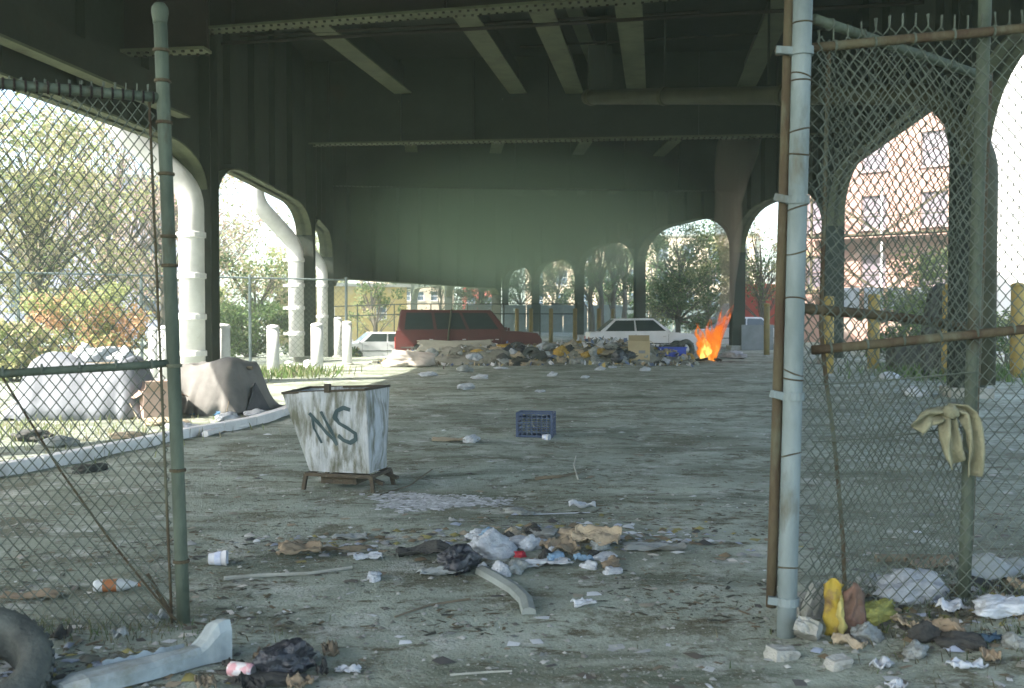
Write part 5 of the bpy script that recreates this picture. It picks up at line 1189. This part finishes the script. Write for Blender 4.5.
# ------------------------------------------------------------------ buildings
def building(label, name, a, b, h, z0, dep, cols, rows, ww, wh, wall_m, first=1.0, frame_m=None, roof=True, group=None, glass=None):
    """facade from ground point a to b (left to right as seen), windows as real openings"""
    a, b = Vector((*a, 0)), Vector((*b, 0)); d = (b - a); ln = d.length; rz = math.atan2(d.y, d.x)
    o = local_thing(name, label, 'building', (a.x, a.y, z0), rz, group)
    us = [0.0]; pitch = ln / cols
    for c in range(cols): us += [pitch * (c + .5) - ww / 2, pitch * (c + .5) + ww / 2]
    us.append(ln); vsr = [0.0]; rp = (h - first - .6) / max(rows, 1)
    for r in range(rows): vsr += [first + rp * r + (rp - wh) / 2, first + rp * r + (rp + wh) / 2]
    vsr.append(h); wl = MB()
    for i in range(len(us) - 1):
        for j in range(len(vsr) - 1):
            if i % 2 == 1 and j % 2 == 1: continue
            wl.add([(us[i], 0, vsr[j]), (us[i + 1], 0, vsr[j]), (us[i + 1], 0, vsr[j + 1]), (us[i], 0, vsr[j + 1])], [(0, 1, 2, 3)])
    wl.add([(0, 0, 0), (0, dep, 0), (0, dep, h), (0, 0, h), (ln, 0, 0), (ln, dep, 0), (ln, dep, h), (ln, 0, h)], [(0, 1, 2, 3), (4, 7, 6, 5), (1, 5, 6, 2)])
    for i in range(cols):
        for j in range(rows):
            x0, x1, z0_, z1 = us[2 * i + 1], us[2 * i + 2], vsr[2 * j + 1], vsr[2 * j + 2]; q = .22
            wl.add([(x0, 0, z0_), (x1, 0, z0_), (x1, 0, z1), (x0, 0, z1), (x0, q, z0_), (x1, q, z0_), (x1, q, z1), (x0, q, z1)], [(0, 1, 5, 4), (1, 2, 6, 5), (2, 3, 7, 6), (3, 0, 4, 7)])
    part(wl, 'wall', wall_m, o)
    fm = frame_m or white_paint
    for i in range(cols):
        for j in range(rows):
            x0, x1, z0_, z1 = us[2 * i + 1], us[2 * i + 2], vsr[2 * j + 1], vsr[2 * j + 2]; f = MB(); t = .07
            for (cx, cz, sx, sz) in (((x0 + x1) / 2, z0_ + t / 2, ww, t), ((x0 + x1) / 2, z1 - t / 2, ww, t), (x0 + t / 2, (z0_ + z1) / 2, t, wh - 2 * t), (x1 - t / 2, (z0_ + z1) / 2, t, wh - 2 * t), ((x0 + x1) / 2, (z0_ + z1) / 2, ww - 2 * t, t * .8)):
                f.box((cx, .15, cz), (sx, .06, sz))
            w_ = part(f, 'window', fm, o)
            g_ = MB().box(((x0 + x1) / 2, .16, (z0_ + z1) / 2), (ww - t, .015, wh - t)).build('pane', glass or glass_win); g_.parent = w_
            s_ = MB().box(((x0 + x1) / 2, -.05, z0_ - .04), (ww + .2, .16, .08)).build('sill', fm); s_.parent = w_
    if roof: part(MB().box((ln / 2, dep / 2, h + .12), (ln + .5, dep + .5, .24)), 'roof', concrete, o)
    return o
brick_p = mat('pinkish_brick', (.42, .27, .22), (.35, .22, .18), .9, 1.2, bump=.2, bscale=6, c3=(.46, .38, .33), s3=.5)
stucco_w = mat('white_stucco', (.72, .71, .68), (.64, .63, .61), .9, 1.0, bump=.1)
stucco_t = mat('tan_stucco', (.50, .41, .30), (.42, .34, .25), .9, 1.0, bump=.1)
ochre_w = mat('ochre_wall', (.42, .32, .12), (.34, .26, .10), .9, 1.0, bump=.1, c3=(.38, .35, .26), s3=.6)
red_w = mat('red_painted_wall', (.40, .07, .055), (.32, .055, .045), .85, 1.0, bump=.1)
blue_w = mat('pale_blue_grey_wall', (.36, .37, .46), (.29, .30, .38), .9, 1.0, bump=.1)
bb = building('pinkish brick building with steel fire escapes, seen through the right hand arch', 'brick_building', (17.5, 62.8), (33.5, 50), 17, 0, 9, 6, 4, 1.5, 2.0, brick_p, 2.6, frame_m=mat('pink_grey_frame', (.42, .33, .31), (.36, .28, .27), .8, 2.0, bump=0), glass=glass_mat('washed_out_pane', (.15, .13, .15), .3))  # frames and panes paled in colour for a bright, hazy, washed-out facade
fe = MB()
LN = math.hypot(16, 12.8)
for zf in (3.0, 6.4):
    plat = MB(); plat.box((LN / 2, -.75, zf), (LN * .86, 1.2, .10)); part(plat, 'fire_escape_landing', rusty, bb)
    for k in range(5):
        xx = LN * (.09 + .205 * k)
        part(MB().beam((xx, -1.33, zf), (xx, -1.33, zf + 2.9), .12, .12, Vector((1, 0, 0))), 'fire_escape_post', white_paint if k % 2 else rusty, bb)
        if k < 4:
            s_ = 1 if k % 2 else -1
            part(MB().beam((xx + (.2 if s_ > 0 else LN * .205 - .2), -1.3, zf + .1), (xx + (LN * .205 - .2 if s_ > 0 else .2), -1.3, zf + 2.7), .14, .10, Vector((0, 1, 0))), 'fire_escape_stair', rusty, bb)
    part(MB().beam((LN * .07, -1.33, zf + 1.0), (LN * .93, -1.33, zf + 1.0), .06, .06), 'handrail', rusty, bb)
lw = thing('laundry_line', 'row of pale sheets hanging on a line before the brick building', 'laundry', (16.5, 48, 0))
MB().tube([Vector((14.6, 45.5, 3.0)), Vector((17.2, 45, 2.85)), Vector((19.9, 44.5, 3.0))], .02, 5).build('line', wire, lw)
for xx in (14.6, 19.9): MB().tube([Vector((xx, 45.5 - (xx - 14.6) * .19, -.1)), Vector((xx, 45.5 - (xx - 14.6) * .19, 3.1))], .05, 8).build('pole', galv_g, lw)
for k in range(5):
    xa = 14.9 + k * 1.0; MB().grid(lambda u, v: Vector((xa + u * .85, 45.42 - (xa - 14.6) * .19 + .05 * math.sin(u * 9 + k), 2.9 - v * (1.0 + .2 * (k % 2)))), 10, 6).build('sheet', white_plastic, lw, smooth=True, solid=.01)
building('white rendered building glowing in the sun beyond the right hand column', 'white_building', (19.4, 40), (36, 33), 13, 0, 8, 3, 3, 1.3, 1.4, stucco_w, 3.2)
building('tan building beyond the far arches, facing the slim trees', 'tan_building', (2, 150), (34, 140), 13, 0, 12, 9, 3, 1.8, 2.2, stucco_t, 2.2)
building('red painted building at the far end beyond the maroon van', 'red_building', (-7.5, 152), (-2.2, 152), 9, 0, 10, 2, 2, 1.4, 1.8, red_w, 2.0)
building('pale stucco building beside the red one, behind the maroon van roof', 'pale_building', (-19.5, 128), (-7.5, 130), 9, -.7, 10, 7, 3, .9, 1.2, stucco_t, 1.4)
building('ochre walled shed behind the white hatchback', 'ochre_shed', (-15.5, 74), (-8.2, 78), 4.6, -.75, 6, 2, 1, .9, 1.0, ochre_w, 1.2)
building('pale blue grey house behind the bare trees, far past the shelters', 'grey_house', (-34, 66), (-21, 70), 11, 0, 9, 5, 3, 1.2, 1.6, blue_w, 1.2)
# far board fence behind the arches
bf = thing('board_fence', 'grey green board fence along the road beyond the far arches', 'fence', (0, 98, 0))
xa = -4.0; gm = mat('grey_green_boards', (.16, .20, .19), (.11, .14, .13), .9, 1.5, bump=.1, objinfo=.2)
pl = MB().box((0, 0, 1.35), (1.16, .06, 2.7)).mesh('board_panel'); pl.materials.append(gm); k = 0
while xa < 34:
    o = bpy.data.objects.new('board_panel', pl); sc.collection.objects.link(o); o.parent = bf; o.location = (xa, .1 * math.sin(k), .02 * math.sin(k * 3)); xa += 1.2; k += 1
MB().beam((-4.6, 97.9, 2.55), (34, 97.9, 2.55), .08, .12).build('top_rail', gm, bf)
# railing along the ramp foot, left to middle
rf = thing('pipe_railing', 'thin dark pipe railing running behind the maroon van and hatchback', 'railing', (-4, 62, 0))
for zz in (1.75, 2.35): MB().tube([Vector((-12, 60.0, zz - .2)), Vector((-6, 60.5, zz)), Vector((4, 61, zz))], .035, 6).build('rail', steel, rf)
for k in range(8): xx = -11.5 + k * 2.2; MB().tube([Vector((xx, 60.05 + k * .13, gz(xx, 60) - .1)), Vector((xx, 60.05 + k * .13, 2.36))], .04, 6).build('upright', steel, rf)
# chain-link street fence far left with a bluish pole
sf = thing('street_fence', 'distant wire fence on pale poles beyond the weeds', 'fence', (-13, 29, 0))
for k in range(5):
    xx, yy = -17.5 + k * 2.9, 27.6 + k * 2.0
    MB().tube([Vector((xx, yy, -.1)), Vector((xx, yy, 3.0))], .05, 8).build('pole', galv, sf)
    if k < 4: MB().tube([Vector((xx, yy, 2.9)), Vector((xx + 2.9, yy + 2.0, 2.9))], .03, 6).build('rail', galv, sf)
    if k < 4:
        P_ = bil(Vector((xx, yy, .1)), Vector((xx + 2.9, yy + 2, .1)), Vector((xx, yy, 2.9)), Vector((xx + 2.9, yy + 2, 2.9)), 3.5, 2.8); chain_link(P_, 3.5, 2.8, sf, wire, q=.1, r=.006)
# red panel truck beyond the fire
def truck():
    q = W(762, 320, 66); o = local_thing('panel_truck', 'red panel truck parked beyond the column beside the fire', 'truck', (q.x, 66, gz(q.x, 66)), R(4))
    part(MB().box((.6, 0, 2.35), (4.2, 2.2, 2.7)), 'cargo_box', red_w, o, bevel=.05)
    part(MB().prism([(-1.6, 0, .7), (-1.6, 0, 2.5), (-2.3, 0, 2.45), (-2.9, 0, 1.6), (-3.3, 0, 1.4), (-3.3, 0, .6)], (0, -1.0, 0), (0, 2.0, 0)), 'cab', wp, o, bevel=.05)
    part(MB().box((-.2, 0, .78), (6.0, 1.2, .3)), 'chassis', rubber, o)
    part(MB().prism([(-1.75, 0, 1.6), (-1.75, 0, 2.3), (-2.25, 0, 2.3), (-2.7, 0, 1.6)], (0, -1.03, 0), (0, .02, 0)), 'window', glass_dk, o)
    for x in (-2.4, 1.7):
        for s_ in (-1, 1): part(MB().lathe([(.2, -.12), (.42, -.12), (.44, 0), (.42, .12), (.2, .12)], 18, Matrix.Translation((x, s_ * .95, .43)) @ Matrix.Rotation(R(90), 4, 'X')), 'wheel', rubber, o)
truck()
# pale screen wall beside the column and fire
MBp = MB().box((0, 0, .6), (1.5, .10, 1.2)).build('hoarding_sheet', mat('pale_grey_panel', (.20, .225, .235), (.14, .16, .165), .8, 2.0, bump=.1), None); MBp.location = (W(760, 320, 47).x, 47.5, 0); tag(MBp, 'pale grey panel standing beside the column behind the fire', 'hoarding')

# ------------------------------------------------------------------ smoke and haze
def vol_mat(name, col, dens, aniso=.3, noise_s=None, h=None):
    m = bpy.data.materials.new(name); m.use_nodes = True; N, L = m.node_tree.nodes, m.node_tree.links; N.clear()
    out = N.new('ShaderNodeOutputMaterial'); v = N.new('ShaderNodeVolumePrincipled'); v.inputs['Color'].default_value = (*col, 1); v.inputs['Density'].default_value = dens; v.inputs['Anisotropy'].default_value = aniso
    L.new(v.outputs[0], out.inputs['Volume']); return m
sm = MB(); pts, rs = [], []
for k in range(11):
    t = k / 10; pts.append(fp + Vector((.45 + 1.0 * t + .15 * math.sin(t * 9), .2 + .6 * t, .9 + 9.6 * t))); rs.append(.16 + .8 * t + .07 * math.sin(k * 2.1))
sm.tube(pts, rs, 12)
smo = sm.build('smoke', vol_mat('grey_smoke', (.42, .38, .32), 1.6), None, smooth=True); kind(smo, 'stuff')
ps = MB(); n_ = 26
def ps_fn(u, v):
    a, b = u * 6.2832, (v - .5) * math.pi; cb = abs(math.cos(b)) ** .55; sb = math.copysign(abs(math.sin(b)) ** .7, math.sin(b))
    d_ = Vector((math.cos(a) * cb, math.sin(a) * cb, sb)); k = 1 + .10 * noise.noise(d_ * 2.3)
    return Vector((11.5 * d_.x * k, 19 * d_.y * k, 4.6 * d_.z * k))
ps.grid(ps_fn, 32, 16)
pm_ = vol_mat('thin_green_grey_smoke', (.66, .92, .72), .022); N, L = pm_.node_tree.nodes, pm_.node_tree.links
tc_ = N.new('ShaderNodeTexCoord'); mpg = N.new('ShaderNodeMapping'); mpg.inputs['Scale'].default_value = (1 / 11.5, 1 / 19, 1 / 4.6); L.new(tc_.outputs['Object'], mpg.inputs[0])
ln_ = N.new('ShaderNodeVectorMath'); ln_.operation = 'LENGTH'; L.new(mpg.outputs[0], ln_.inputs[0])
fo = N.new('ShaderNodeMapRange'); fo.interpolation_type = 'SMOOTHSTEP'; fo.inputs[1].default_value = .15; fo.inputs[2].default_value = .9; fo.inputs[3].default_value = .12; fo.inputs[4].default_value = 0.0; L.new(ln_.outputs['Value'], fo.inputs[0])
L.new(fo.outputs[0], N['Principled Volume'].inputs['Density'])
pso = ps.build('pooled_smoke', pm_, None, smooth=True); pso.location = (.5, 50, 6.0); kind(pso, 'stuff')
hz = MB().box((0, 160, 8.35), (640, 560, 21.3)).build('haze', vol_mat('pale_green_haze', (.74, .90, .76), .0018), None); kind(hz, 'stuff')
